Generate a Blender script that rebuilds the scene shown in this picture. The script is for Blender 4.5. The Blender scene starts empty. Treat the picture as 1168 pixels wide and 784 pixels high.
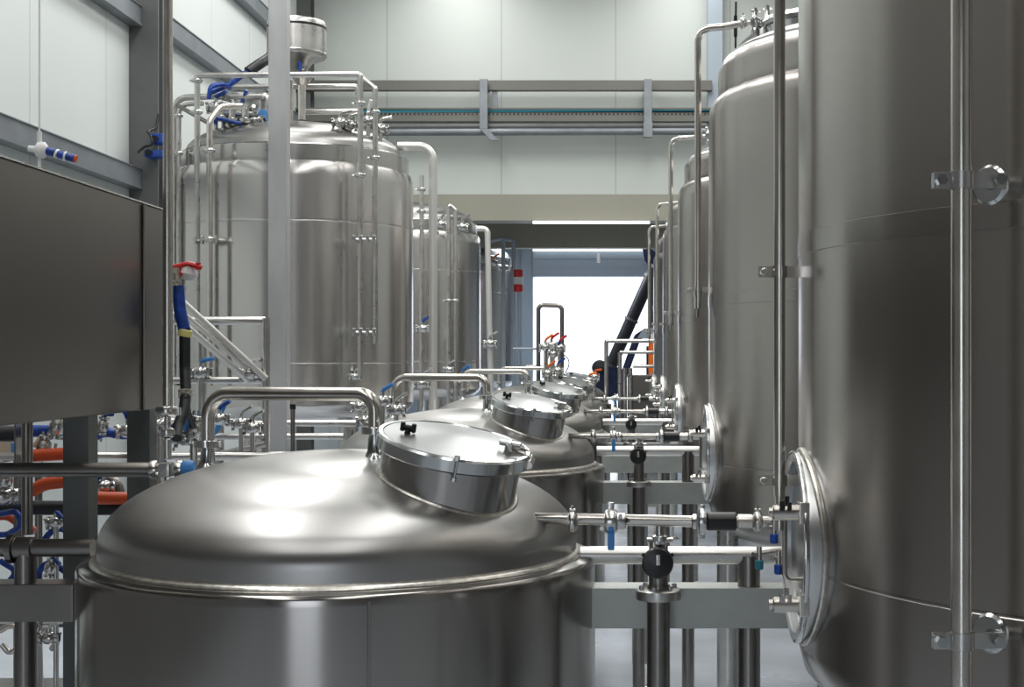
import bpy, bmesh, math, random
from mathutils import Vector, Matrix
PI = math.pi
S = bpy.context.scene
COL = S.collection
random.seed(4)

# ------------------------------------------------------------------ camera, world, lights, exposure
F = 1630.0; VX, VY, CH = 703.0, 409.0, 2.1          # focal length in pixels (1168 wide), vanishing point, eye height
cd = bpy.data.cameras.new('camera'); cam = bpy.data.objects.new('camera', cd); COL.objects.link(cam)
cam.location = (0, 0, CH); cam.rotation_euler = (PI/2, 0, 0)
cd.sensor_width = 36; cd.lens = 36*F/1168
cd.shift_x = -(VX-584)/1168; cd.shift_y = (VY-392)/1168
cd.clip_end = 300; S.camera = cam
S.view_settings.view_transform = 'Standard'; S.view_settings.look = 'None'
S.view_settings.gamma = 1; S.view_settings.use_curve_mapping = False
S.view_settings.exposure = 0.0
w = bpy.data.worlds.new('daylight'); S.world = w; w.use_nodes = True
bg = w.node_tree.nodes['Background']; bg.inputs[0].default_value = (0.86, 0.92, 1.0, 1); bg.inputs[1].default_value = 2.2

def area(name, loc, sx, sy, power, rot=(0, 0, 0), color=(1, 1, 1)):
    l = bpy.data.lights.new(name, 'AREA'); l.shape = 'RECTANGLE'; l.size = sx; l.size_y = sy
    l.energy = power; l.color = color
    o = bpy.data.objects.new(name, l); COL.objects.link(o); o.location = loc; o.rotation_euler = rot
    return o
WARM = (1.0, 0.995, 0.97); COOL = (0.90, 0.95, 1.0)
CEIL = 9.0
LP = 0.52
for (x, y, p) in ((-3.3, 5.0, 300), (-3.3, 11.0, 330), (-3.3, 17.0, 330), (-2.6, 21.0, 230),
                  (0.4, 5.0, 200), (0.4, 11.0, 300), (0.4, 17.0, 330), (1.2, 21.0, 200),
                  (-3.3, -1.0, 160), (0.4, -1.0, 160), (3.6, 9.0, 120), (3.6, 17, 200)):
    area('overhead_light', (x, y, CEIL-0.35), 1.3, 5.2, p*LP, color=WARM)
area('overhead_light', (-1, 29, 4.9), 3.4, 1.6, 190, color=(.84, .90, 1))          # lamp added to boost gate daylight in the far bay

def P(px, py, Y):                                    # real point seen at a pixel of the photograph at distance Y
    return Vector(((px-VX)/F*Y, Y, CH+(VY-py)/F*Y))

# ------------------------------------------------------------------ materials
def mat(name, col, metal=0.0, rough=0.5, aniso=0.0, arot=0.0, noise=0.0, nscale=(1, 1, 1), rvar=0.0, bump=0.0,
        emit=None, estr=0.0, coat=0.0, tint=None):
    m = bpy.data.materials.new(name); m.use_nodes = True
    nt = m.node_tree; b = nt.nodes['Principled BSDF']; N = nt.nodes.new; L = nt.links.new
    b.inputs['Base Color'].default_value = (*col, 1); b.inputs['Metallic'].default_value = metal
    b.inputs['Roughness'].default_value = rough
    b.inputs['Coat Weight'].default_value = coat
    if aniso:
        b.inputs['Anisotropic'].default_value = aniso; b.inputs['Anisotropic Rotation'].default_value = arot
        t = N('ShaderNodeTangent'); t.direction_type = 'RADIAL'; t.axis = 'Z'; L(t.outputs[0], b.inputs['Tangent'])
    if noise or rvar or bump:
        tc = N('ShaderNodeTexCoord'); mp = N('ShaderNodeMapping'); mp.inputs['Scale'].default_value = nscale
        L(tc.outputs['Object'], mp.inputs[0])
        nz = N('ShaderNodeTexNoise'); nz.inputs['Scale'].default_value = 1.0; nz.inputs['Detail'].default_value = 4
        L(mp.outputs[0], nz.inputs[0])
        if noise:
            c2 = tint or tuple(c*(1-noise) for c in col)
            mx = N('ShaderNodeMix'); mx.data_type = 'RGBA'
            mx.inputs['A'].default_value = (*c2, 1); mx.inputs['B'].default_value = (*[min(1, c*(1+noise*.4)) for c in col], 1)
            mr = N('ShaderNodeMapRange'); mr.inputs[1].default_value = .35; mr.inputs[2].default_value = .65
            L(nz.outputs['Fac'], mr.inputs[0]); L(mr.outputs[0], mx.inputs['Factor']); L(mx.outputs['Result'], b.inputs['Base Color'])
        if rvar:
            m2 = N('ShaderNodeMapRange'); m2.inputs[1].default_value = .3; m2.inputs[2].default_value = .7
            m2.inputs[3].default_value = max(.02, rough-rvar); m2.inputs[4].default_value = rough+rvar
            L(nz.outputs['Fac'], m2.inputs[0]); L(m2.outputs[0], b.inputs['Roughness'])
        if bump:
            bp = N('ShaderNodeBump'); bp.inputs['Strength'].default_value = bump; bp.inputs['Distance'].default_value = .01
            L(nz.outputs['Fac'], bp.inputs['Height']); L(bp.outputs[0], b.inputs['Normal'])
    if emit: b.inputs['Emission Color'].default_value = (*emit, 1); b.inputs['Emission Strength'].default_value = estr
    return m

M = {}
M['shell'] = mat('brushed_tank_steel', (.40, .385, .365), 1, .18, .6, .25, .08, (1.5, 1.5, .25), .04)
M['shell_far'] = mat('brushed_brew_tank_steel', (.66, .64, .62), 1, .21, .7, .25, .06, (1.5, 1.5, .25), .03)
M['ferm'] = mat('satin_fermenter_steel', (.44, .415, .39), 1, .25, .7, .25, .06, (1.3, 1.3, .25), .03)
M['brewdome'] = mat('dull_dome_steel', (.30, .295, .285), 1, .33, .5, .0)
M['dome'] = mat('satin_dome_steel', (.48, .475, .465), 1, .31, .6, 0, .05, (1.2, 1.2, 2.5), .03)
M['band'] = mat('polished_band_steel', (.58, .57, .55), 1, .22, .6, .25)
M['weld'] = mat('bright_weld_steel', (.70, .68, .63), 1, .30, noise=.2, nscale=(50, 50, 50), bump=.12)
M['fband'] = mat('finer_brushed_band_steel', (.42, .40, .38), 1, .22, .7, .25)
M['ring'] = mat('bright_collar_steel', (.72, .73, .73), 1, .28)
M['leg'] = mat('shaded_square_leg_steel', (.16, .17, .165), .8, .45)  # beam steel darkened to stand for the dim lower left
M['lidsatin'] = mat('satin_lid_steel', (.33, .34, .34), 1, .36, noise=.06, nscale=(6, 6, 6))
M['pipe'] = mat('polished_pipe_steel', (.70, .67, .62), 1, .23, noise=.08, nscale=(8, 8, 8), rvar=.04)
M['satin'] = mat('satin_pipe_steel', (.60, .59, .57), 1, .30, noise=.08, nscale=(8, 8, 8), rvar=.05)
M['fit'] = mat('cast_fitting_steel', (.62, .62, .60), 1, .22, noise=.15, nscale=(25, 25, 25), bump=.15)
M['dark_pipe'] = mat('dull_shaded_pipe_steel', (.28, .265, .25), 1, .30, noise=.1, nscale=(6, 6, 6))  # on the left-hand pipework the dark colour stands in for shade
M['beam'] = mat('glass_blasted_beam_steel', (.46, .48, .46), .85, .48, noise=.1, nscale=(7, 7, 7), rvar=.05)
M['column'] = mat('zinc_column_steel', (.70, .71, .72), .8, .40, noise=.12, nscale=(5, 5, 1.2), rvar=.06)
M['panel'] = mat('brushed_panel_steel', (.23, .215, .20), 1, .30, noise=.06, nscale=(1, .4, .3))
M['lid'] = mat('mirror_lid_steel', (.62, .64, .64), 1, .16, noise=.05, nscale=(5, 5, 5), rvar=.05)
M['white_pipe'] = mat('matt_light_pipe_steel', (.74, .73, .70), .6, .36)
M['galv'] = mat('galvanised_purlin', (.24, .26, .28), .5, .48, noise=.15, nscale=(3, 3, 3))
M['darkgalv'] = mat('grey_painted_steel', (.13, .135, .135), .2, .5, noise=.15, nscale=(2, 2, 2))
M['bluegrey'] = mat('blue_grey_painted_steel', (.38, .44, .50), .1, .5)
M['olive'] = mat('beige_cladding', (.36, .35, .29), .1, .5, noise=.06, nscale=(.6, .6, .6))
M['tray'] = mat('grey_tray_steel', (.15, .15, .135), .4, .45)
M['teal'] = mat('teal_cable_sheath', (.03, .22, .30), 0, .45)
M['black'] = mat('black_plastic', (.010, .010, .012), 0, .32)
M['rubber'] = mat('black_rubber_hose', (.016, .017, .02), 0, .42)
M['blue'] = mat('blue_plastic', (.012, .065, .36), 0, .38, noise=.5, nscale=(30, 30, 30))
M['blue_l'] = mat('light_blue_plastic', (.05, .24, .60), 0, .35)
M['red'] = mat('red_plastic', (.60, .02, .02), 0, .35)
M['orange'] = mat('orange_red_hose', (.62, .08, .015), 0, .4)
M['oran'] = mat('orange_paint', (.95, .20, .02), 0, .45)
M['white'] = mat('white_plastic', (.75, .75, .74), 0, .4)
M['pvc'] = mat('white_painted_rod', (.70, .72, .72), 0, .4)
M['clear'] = mat('milky_plastic', (.75, .72, .72), 0, .25)
M['yellow'] = mat('yellow_tape', (.75, .70, .25), 0, .5)
M['paper'] = mat('printed_tag_card', (.50, .47, .38), 0, .7, noise=.7, nscale=(70, 70, 110))
M['beige'] = mat('brown_cardboard', (.50, .40, .30), 0, .7)
M['skin'] = mat('gate_window_grey', (.6, .65, .7), 0, .4)
M['navy'] = mat('dark_navy_cloth', (.02, .03, .08), 0, .8, noise=.4, nscale=(10, 10, 10))
M['glow'] = mat('glowing_strip', (.9, .95, 1), 0, .4, emit=(.92, .97, 1), estr=2.2)  # emission imitates daylight in the slots over the gate

def wallmat(name, col, seam, axis, rough=.45):                   # insulated panel wall with vertical joints
    m = bpy.data.materials.new(name); m.use_nodes = True
    nt = m.node_tree; b = nt.nodes['Principled BSDF']; N = nt.nodes.new; L = nt.links.new
    b.inputs['Roughness'].default_value = rough
    g = N('ShaderNodeNewGeometry'); sp = N('ShaderNodeSeparateXYZ'); L(g.outputs['Position'], sp.inputs[0])
    def mth(op, a, bb):
        n = N('ShaderNodeMath'); n.operation = op
        for i, v in enumerate((a, bb)):
            if isinstance(v, (int, float)): n.inputs[i].default_value = v
            else: L(v, n.inputs[i])
        return n.outputs[0]
    u = mth('ADD', sp.outputs[axis], seam[1]); u = mth('DIVIDE', u, seam[0]); u = mth('FRACT', u, 0)
    u = mth('SUBTRACT', u, .5); u = mth('ABSOLUTE', u, 0); u = mth('SUBTRACT', .5, u)
    line = mth('LESS_THAN', u, .010/seam[0])
    nz = N('ShaderNodeTexNoise'); nz.inputs['Scale'].default_value = .5
    L(g.outputs['Position'], nz.inputs[0])
    c1 = N('ShaderNodeMix'); c1.data_type = 'RGBA'
    c1.inputs['A'].default_value = (*[c*.95 for c in col], 1); c1.inputs['B'].default_value = (*[min(1, c*1.04) for c in col], 1)
    L(nz.outputs['Fac'], c1.inputs['Factor'])
    c2 = N('ShaderNodeMix'); c2.data_type = 'RGBA'; c2.inputs['B'].default_value = (*[c*.72 for c in col], 1)
    L(c1.outputs['Result'], c2.inputs['A']); L(line, c2.inputs['Factor']); L(c2.outputs['Result'], b.inputs['Base Color'])
    return m
M['wall_b'] = wallmat('pale_panel_back', (.62, .66, .63), (1.92, 1.93-1.92*.0), 0)
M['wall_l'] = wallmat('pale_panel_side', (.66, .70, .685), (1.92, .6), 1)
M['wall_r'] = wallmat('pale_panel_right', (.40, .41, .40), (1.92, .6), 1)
M['ceil'] = mat('grey_roof_sheet', (.30, .30, .29), 0, .6)
M['floor'] = mat('blue_grey_epoxy_floor', (.58, .63, .70), 0, .22, noise=.10, nscale=(1.5, 1.5, 1), rvar=.07)
M['outside'] = mat('pale_concrete_yard', (.75, .77, .80), 0, .7, noise=.08, nscale=(1, 1, 1))
M['dark_unseen'] = mat('dark_unseen_wall', (.22, .215, .21), 0, .6)  # for walls out of view, darkened so the tank steel reflects dark

# ------------------------------------------------------------------ mesh helpers
class MB:
    def __init__(s): s.v = []; s.f = []
    def add(s, vs, fs):
        o = len(s.v); s.v += [Vector(v) for v in vs]; s.f += [tuple(i+o for i in f) for f in fs]; return s
    def box(s, a, b, c=0.0):
        (x0, y0, z0), (x1, y1, z1) = a, b
        bm = bmesh.new()
        vs = [bm.verts.new(p) for p in ((x0,y0,z0),(x1,y0,z0),(x1,y1,z0),(x0,y1,z0),(x0,y0,z1),(x1,y0,z1),(x1,y1,z1),(x0,y1,z1))]
        for f in ((0,3,2,1),(4,5,6,7),(0,1,5,4),(1,2,6,5),(2,3,7,6),(3,0,4,7)): bm.faces.new([vs[i] for i in f])
        if c: bmesh.ops.bevel(bm, geom=bm.edges[:], offset=c, segments=2, affect='EDGES', profile=.5)
        bm.verts.index_update(); bm.verts.ensure_lookup_table()
        s.add([v.co.copy() for v in bm.verts], [[v.index for v in f.verts] for f in bm.faces]); bm.free(); return s
    def lathe(s, prof, c=(0, 0, 0), axis=(0, 0, 1), seg=32, closed=False):
        c = Vector(c); q = Vector((0, 0, 1)).rotation_difference(Vector(axis).normalized())
        if seg >= 96:                                 # support rings keep the shading of long plain stretches even
            pp = [prof[0]]
            for a_, b_ in zip(prof, prof[1:]):
                d_ = math.hypot(b_[0]-a_[0], b_[1]-a_[1])
                if d_ > .12:
                    n_ = int(d_/.25)+1
                    for t_ in [.02/d_]+[k_/n_ for k_ in range(1, n_)]+[1-.02/d_]: pp.append((a_[0]+(b_[0]-a_[0])*t_, a_[1]+(b_[1]-a_[1])*t_))
                pp.append(b_)
            prof = pp
        vs = []; fs = []; rings = []
        for r, z in prof:
            if r < 1e-6: rings.append([len(vs)]); vs.append(c+q@Vector((0, 0, z)))
            else:
                rings.append(list(range(len(vs), len(vs)+seg)))
                for k in range(seg):
                    a = 2*PI*k/seg; vs.append(c+q@Vector((r*math.cos(a), r*math.sin(a), z)))
        pr = list(zip(rings, rings[1:]))
        if closed: pr.append((rings[-1], rings[0]))
        for A, B in pr:
            if len(A) == 1 and len(B) == 1: continue
            for k in range(seg):
                k2 = (k+1) % seg
                if len(A) == 1: fs.append((A[0], B[k2], B[k]))
                elif len(B) == 1: fs.append((A[k], A[k2], B[0]))
                else: fs.append((A[k], A[k2], B[k2], B[k]))
        return s.add(vs, fs)
    def cyl(s, p0, p1, r, seg=16, r1=None, bev=0.0):
        p0, p1 = Vector(p0), Vector(p1); h = (p1-p0).length; r1 = r if r1 is None else r1
        if bev: pr = [(0, 0), (r-bev, 0), (r, bev), (r1, h-bev), (r1-bev, h), (0, h)]
        else: pr = [(0, 0), (r, 0), (r1, h), (0, h)]
        return s.lathe(pr, p0, p1-p0, seg)
    def ring(s, c, axis, r0, r1, h, seg=24):          # a washer, hollow
        return s.lathe([(r0, -h/2), (r1, -h/2), (r1, h/2), (r0, h/2)], c, axis, seg, closed=True)
    def tube(s, pts, r, bend=0.0, seg=12, nb=7, caps=True):
        pts = [Vector(p) for p in pts]; path = [pts[0]]
        for i in range(1, len(pts)-1):
            a, b, c = pts[i-1], pts[i], pts[i+1]; u = (a-b); v = (c-b)
            if bend and u.length > 1e-6 and v.length > 1e-6:
                th = u.angle(v); half = th/2
                if th > PI-.03: path.append(b); continue
                d = min(bend/math.tan(half), u.length*.49, v.length*.49); R = d*math.tan(half)
                u = u.normalized(); v = v.normalized(); cen = b+(u+v).normalized()*(R/math.sin(half))
                s0 = b+u*d-cen; s1 = b+v*d-cen; ang = s0.angle(s1); ax = s0.cross(s1).normalized()
                for k in range(nb+1): path.append(cen+Matrix.Rotation(ang*k/nb, 3, ax)@s0)
            else: path.append(b)
        path.append(pts[-1])
        n = len(path); T = []
        for i in range(n):
            a = path[max(0, i-1)]; b = path[min(n-1, i+1)]; T.append((b-a).normalized())
        up = Vector((0, 0, 1)) if abs(T[0].z) < .9 else Vector((1, 0, 0))
        nx = T[0].cross(up).normalized(); vs = []; fs = []
        for i in range(n):
            if i: nx = (T[i-1].rotation_difference(T[i])@nx)
            nx = (nx-T[i]*nx.dot(T[i])).normalized(); ny = T[i].cross(nx)
            for k in range(seg):
                a = 2*PI*k/seg; vs.append(path[i]+(nx*math.cos(a)+ny*math.sin(a))*r)
        for i in range(n-1):
            for k in range(seg):
                k2 = (k+1) % seg; fs.append((i*seg+k, i*seg+k2, (i+1)*seg+k2, (i+1)*seg+k))
        if caps: fs.append(tuple(range(seg-1, -1, -1))); fs.append(tuple(range((n-1)*seg, n*seg)))
        return s.add(vs, fs)
    def prism(s, poly, axis, a, b):                   # outline extruded along one axis ('x','y','z')
        n = len(poly); vs = []
        for t in (a, b):
            for p, q in poly:
                vs.append({'x': (t, p, q), 'y': (p, t, q), 'z': (p, q, t)}[axis])
        fs = [tuple(range(n-1, -1, -1)), tuple(range(n, 2*n))]+[(i, (i+1) % n, n+(i+1) % n, n+i) for i in range(n)]
        return s.add(vs, fs)
    def build(s, name, m, parent=None, sharp=38, origin=None):
        if parent is not None: O = ORG[parent.name]
        else:
            xs = [v.x for v in s.v]; ys = [v.y for v in s.v]; zs = [v.z for v in s.v]
            O = Vector(origin) if origin else Vector(((min(xs)+max(xs))/2, (min(ys)+max(ys))/2, min(zs)))
        me = bpy.data.meshes.new(name); me.from_pydata([v-O for v in s.v], [], s.f)
        bm = bmesh.new(); bm.from_mesh(me); bmesh.ops.recalc_face_normals(bm, faces=bm.faces); bm.to_mesh(me); bm.free()
        me.materials.append(m); me.polygons.foreach_set('use_smooth', [True]*len(me.polygons))
        me.set_sharp_from_angle(angle=math.radians(sharp)); me.update()
        o = bpy.data.objects.new(name, me); COL.objects.link(o)
        if parent is not None: o.parent = parent
        else: o.location = O
        ORG[o.name] = O
        wn = o.modifiers.new('weighted_normal', 'WEIGHTED_NORMAL'); wn.keep_sharp = True; wn.weight = 80
        return o
ORG = {}
def thing(name, label, cat, loc, group=None):
    o = bpy.data.objects.new(name, None); COL.objects.link(o); o.location = loc; o.empty_display_size = .1
    ORG[o.name] = Vector(loc); o['label'] = label; o['category'] = cat
    if group: o['group'] = group
    return o
def solo(name, mb, m, label, cat, group=None, origin=None):
    o = mb.build(name, m, None, origin=origin); o['label'] = label; o['category'] = cat
    if group: o['group'] = group
    return o
def struct(name, mb, m, label=None):
    o = mb.build(name, m); o['kind'] = 'structure'
    if label: o['label'] = label
    return o

def clamp_mb(mb, p, axis, r):                         # a tri-clamp joint on a pipe of radius r
    mb.lathe([(r*.9, -r*.9), (r*1.25, -r*.8), (r*1.75, -r*.45), (r*1.85, -r*.2), (r*1.85, r*.2), (r*1.75, r*.45), (r*1.25, r*.8), (r*.9, r*.9)], p, axis, 20)
    ax = Vector(axis).normalized(); sd = ax.cross(Vector((0, 1, 0)) if abs(ax.y) < .8 else Vector((0, 0, 1))).normalized()
    q = Vector(p)+sd*r*1.9
    mb.cyl(q-ax*r*.5, q+ax*r*.5, r*.35, 8); mb.cyl(q, q+sd*r*.9, r*.22, 8)
    return mb

# ------------------------------------------------------------------ the building
XL, XR, YB, YD = -5.27, 4.6, 24.0, 34.0
struct('floor', MB().box((XL-.2, -8.2, -.2), (XR+.2, YD+.2, 0)), M['floor'])
struct('ceiling', MB().box((XL-.2, -8.2, CEIL), (XR+.2, YB+.2, CEIL+.2)), M['ceil'])
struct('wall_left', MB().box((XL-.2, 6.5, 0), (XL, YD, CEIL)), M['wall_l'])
struct('wall_left_near', MB().box((XL-.2, -8.2, 0), (XL, 6.5, CEIL)), M['dark_unseen'])  # unseen stretch of wall, coloured dark for reflections in the near tanks
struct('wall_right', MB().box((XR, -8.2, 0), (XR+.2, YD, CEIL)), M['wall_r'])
struct('wall_rear', MB().box((XL-.2, -8.2, 0), (-3.4, -8, CEIL)).box((-.6, -8.2, 0), (XR+.2, -8, CEIL)).box((-3.4, -8.2, 4.2), (-.6, -8, CEIL)), M['dark_unseen'])  # unseen; the opening is added for daylight streaks on the steel
struct('wall_back', MB().box((XL, YB, 4.85), (XR, YB+.2, CEIL)), M['wall_b'])
struct('trim_1', MB().box((XL, YB-.06, 4.41), (XR, YB+.26, 4.85)), M['olive'], 'beige lintel along the foot of the back wall')
struct('trim_2', MB().box((XL, 27, 4.19), (XR, 27.3, 4.65)), M['olive'], 'second beige lintel in the bay behind')
struct('ceiling_far', MB().box((XL, YB+.26, 4.98), (XR, YD, 5.1)), M['olive'])
X0, X1 = (608-VX)/F*YD, (747-VX)/F*YD
ZD = CH+(VY-316)/F*YD
fw = MB().box((XL, YD, 0), (X0, YD+.2, 5)).box((X1, YD, 0), (XR, YD+.2, 5)).box((X0, YD, ZD), (X1, YD+.2, 5))
struct('wall_far', fw, M['bluegrey'])
struct('trim_3', MB().box((X0-.27, YD-.12, 0), (X0-.002, YD-.002, 4.9)).box((X1+.002, YD-.12, 0), (X1+.25, YD-.002, 4.9)), M['bluegrey'], 'blue grey posts beside the open gate')
dr = MB().box((X0, YD-.22, ZD), (X1, YD-.03, ZD+.66), .01)
for k in range(3): dr.box((X0, YD-.235, ZD+.02+.2*k), (X1, YD-.22, ZD+.05+.2*k))
struct('door_1', dr, M['bluegrey'], 'raised roller door in its housing above the bright opening')
struct('ground_outside', MB().box((-40, YD+.2, -.22), (40, 110, -.02)), M['outside'])
# sandwich panel joints of the side wall are in its material; purlins are real
for k, (z, y0, y1) in enumerate(((4.04, 6.0, 15.44), (5.80, 6, 15.44), (5.93, 15.76, 23.8), (7.15, 15.76, 23.8), (4.04, 15.76, 23.8), (7.45, 6, 15.44))):
    g = MB().prism([(XL+.002, z-.11), (XL+.15, z-.11), (XL+.15, z-.08), (XL+.135, z-.075), (XL+.135, z+.095), (XL+.15, z+.10), (XL+.15, z+.11), (XL+.002, z+.11)], 'y', y0, y1)
    lab = ['grey wall purlin just above the dark steel cabinet', 'grey purlin at upper left in front of the wall column', 'grey purlin sloping towards the rails above the left tank',
           'grey purlin highest on the side wall beyond the wall column', 'grey purlin behind the left brewing tank, lowest beyond the wall column', 'grey purlin highest on the side wall nearest the camera'][k]
    solo('wall_purlin', g, M['galv'], lab, 'steel beam', 'purlins on the side wall')
def hbeam(name, x, y, w_, d_, z1, lab, m, z0=0):
    t = .03
    mb = MB().box((x-w_/2, y-d_/2, z0), (x+w_/2, y-d_/2+t, z1)).box((x-w_/2, y+d_/2-t, z0), (x+w_/2, y+d_/2, z1)).box((x-t/2, y-d_/2+t, z0), (x+t/2, y+d_/2-t, z1))
    return solo(name, mb, m, lab, 'column')
hbeam('wall_column', XL+.16, 15.6, .31, .30, CEIL, 'grey steel H column against the side wall at upper left', M['darkgalv'])
hbeam('wall_column', P(343, 0, 23.6).x, 23.7, .34, .30, CEIL, 'dark steel column in the far corner behind the round motor drum', M['darkgalv'])
hbeam('wall_column', P(816, 0, 23.6).x, 23.75, .24, .24, CEIL, 'blue grey column on the back wall right above the fermenters', M['bluegrey'], 4.86)

# services on the back wall
yb = 23.55
def Zb(py, Y=yb): return CH+(VY-py)/F*Y
xa, xb = P(236, 0, yb).x, P(812, 0, yb).x
solo('service_beam', MB().box((xa, yb-.08, Zb(104)), (xb, yb+.06, Zb(92.5)), .008), M['tray'], 'long grey service rail, topmost of the horizontal runs on the back wall', 'rail')
ct = MB()
ct.box((xa, yb+.05, Zb(140)), (xb, yb+.08, Zb(124.5))).box((xa, yb-.08, Zb(140)), (xb, yb+.05, Zb(139.4))).box((xa, yb-.1, Zb(126)), (xb, yb+.05, Zb(124)))
root = thing('cable_tray', 'grey cable tray with a teal cable and a row of slots across the back wall', 'cable tray', (0, yb, Zb(140)))
ct.build('tray', M['tray'], root)
MB().tube([(xa+2, yb-.06, Zb(128.5)), (xb, yb-.06, Zb(126))], .028, seg=8).build('cable', M['teal'], root)['label'] = 'teal cable'
sl = MB(); n = 84
for k in range(n):
    x = xa+2.6+(xb-xa-2.6)*k/n; sl.box((x, yb-.105, Zb(132.5)), (x+.035, yb-.099, Zb(130.2)))
sl.build('slot_strip', M['black'], root)
MB().box((xa, yb-.099, Zb(139.5)), (xb, yb-.085, Zb(129.8))).build('side_rail', M['tray'], root)
for (py, r, lb) in ((146.5, .05, 'grey service pipe under the cable tray on the back wall'), (152.5, .062, 'thick grey service pipe, lowest of the runs on the back wall')):
    solo('service_pipe', MB().tube([(xa+.5, yb-.12, Zb(py)), (P(805, 0, yb).x, yb-.12, Zb(py-1.5))], r, seg=14), M['darkgalv'] if py < 150 else M['galv'], lb, 'pipe')
for px, lb in ((552, 'grey bracket with a kinked foot left on the back wall'), (739, 'blue grey bracket on the back wall above the gate')):
    x = P(px, 0, yb-.22).x
    b = MB().box((x-.065, yb-.30, Zb(150)), (x+.065, yb-.22, Zb(94)), .006)
    if px < 600: b.prism([(x-.065, Zb(150)), (x+.065, Zb(150)), (x+.24, Zb(163)), (x+.12, Zb(163))], 'y', yb-.30, yb-.22); b.box((x+.11, yb-.02, Zb(135)), (x+.2, yb+.05, Zb(104)))
    else: b.box((x-.075, yb-.33, Zb(160)), (x+.075, yb-.2, Zb(143)), .006)
    b.box((x-.05, yb-.22, Zb(101)), (x+.05, yb+.4, Zb(96)))
    solo('pipe_bracket', b, M['galv'], lb, 'bracket')
for (px0, px1, py, Y, lb) in ((608, 741, 254.2, 23.95, 'long glowing strip for the daylit slot under the front beige lintel'), (608, 741, 285.5, 33.73, 'long glowing strip for the daylit slot above the roller door')):
    z = CH+(VY-py)/F*Y
    t = thing('daylit_strip', lb, 'light', (P((px0+px1)/2, 0, Y).x, Y, z), 'daylit strips over the gate')  # emissive strips added in place of the daylit slots
    MB().box((P(px0, 0, Y).x, Y-.04, z), (P(px1, 0, Y).x, Y+.04, z+.03)).build('housing', M['white'], t)
    MB().tube([(P(px0, 0, Y).x, Y-.05, z), (P(px1, 0, Y).x, Y-.05, z)], .022 if Y < 30 else .03, seg=10).build('glowing_strip', M['glow'], t)
q = P(683, 289, 30); hs = MB().cyl(q, q+Vector((0, 0, -.22)), .05, 12, bev=.01).cyl(q+Vector((0, 0, .9)), q, .012, 6)
solo('hanging_sensor', hs, M['darkgalv'], 'small grey cylinder hanging before the roller door housing', 'sensor')

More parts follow.
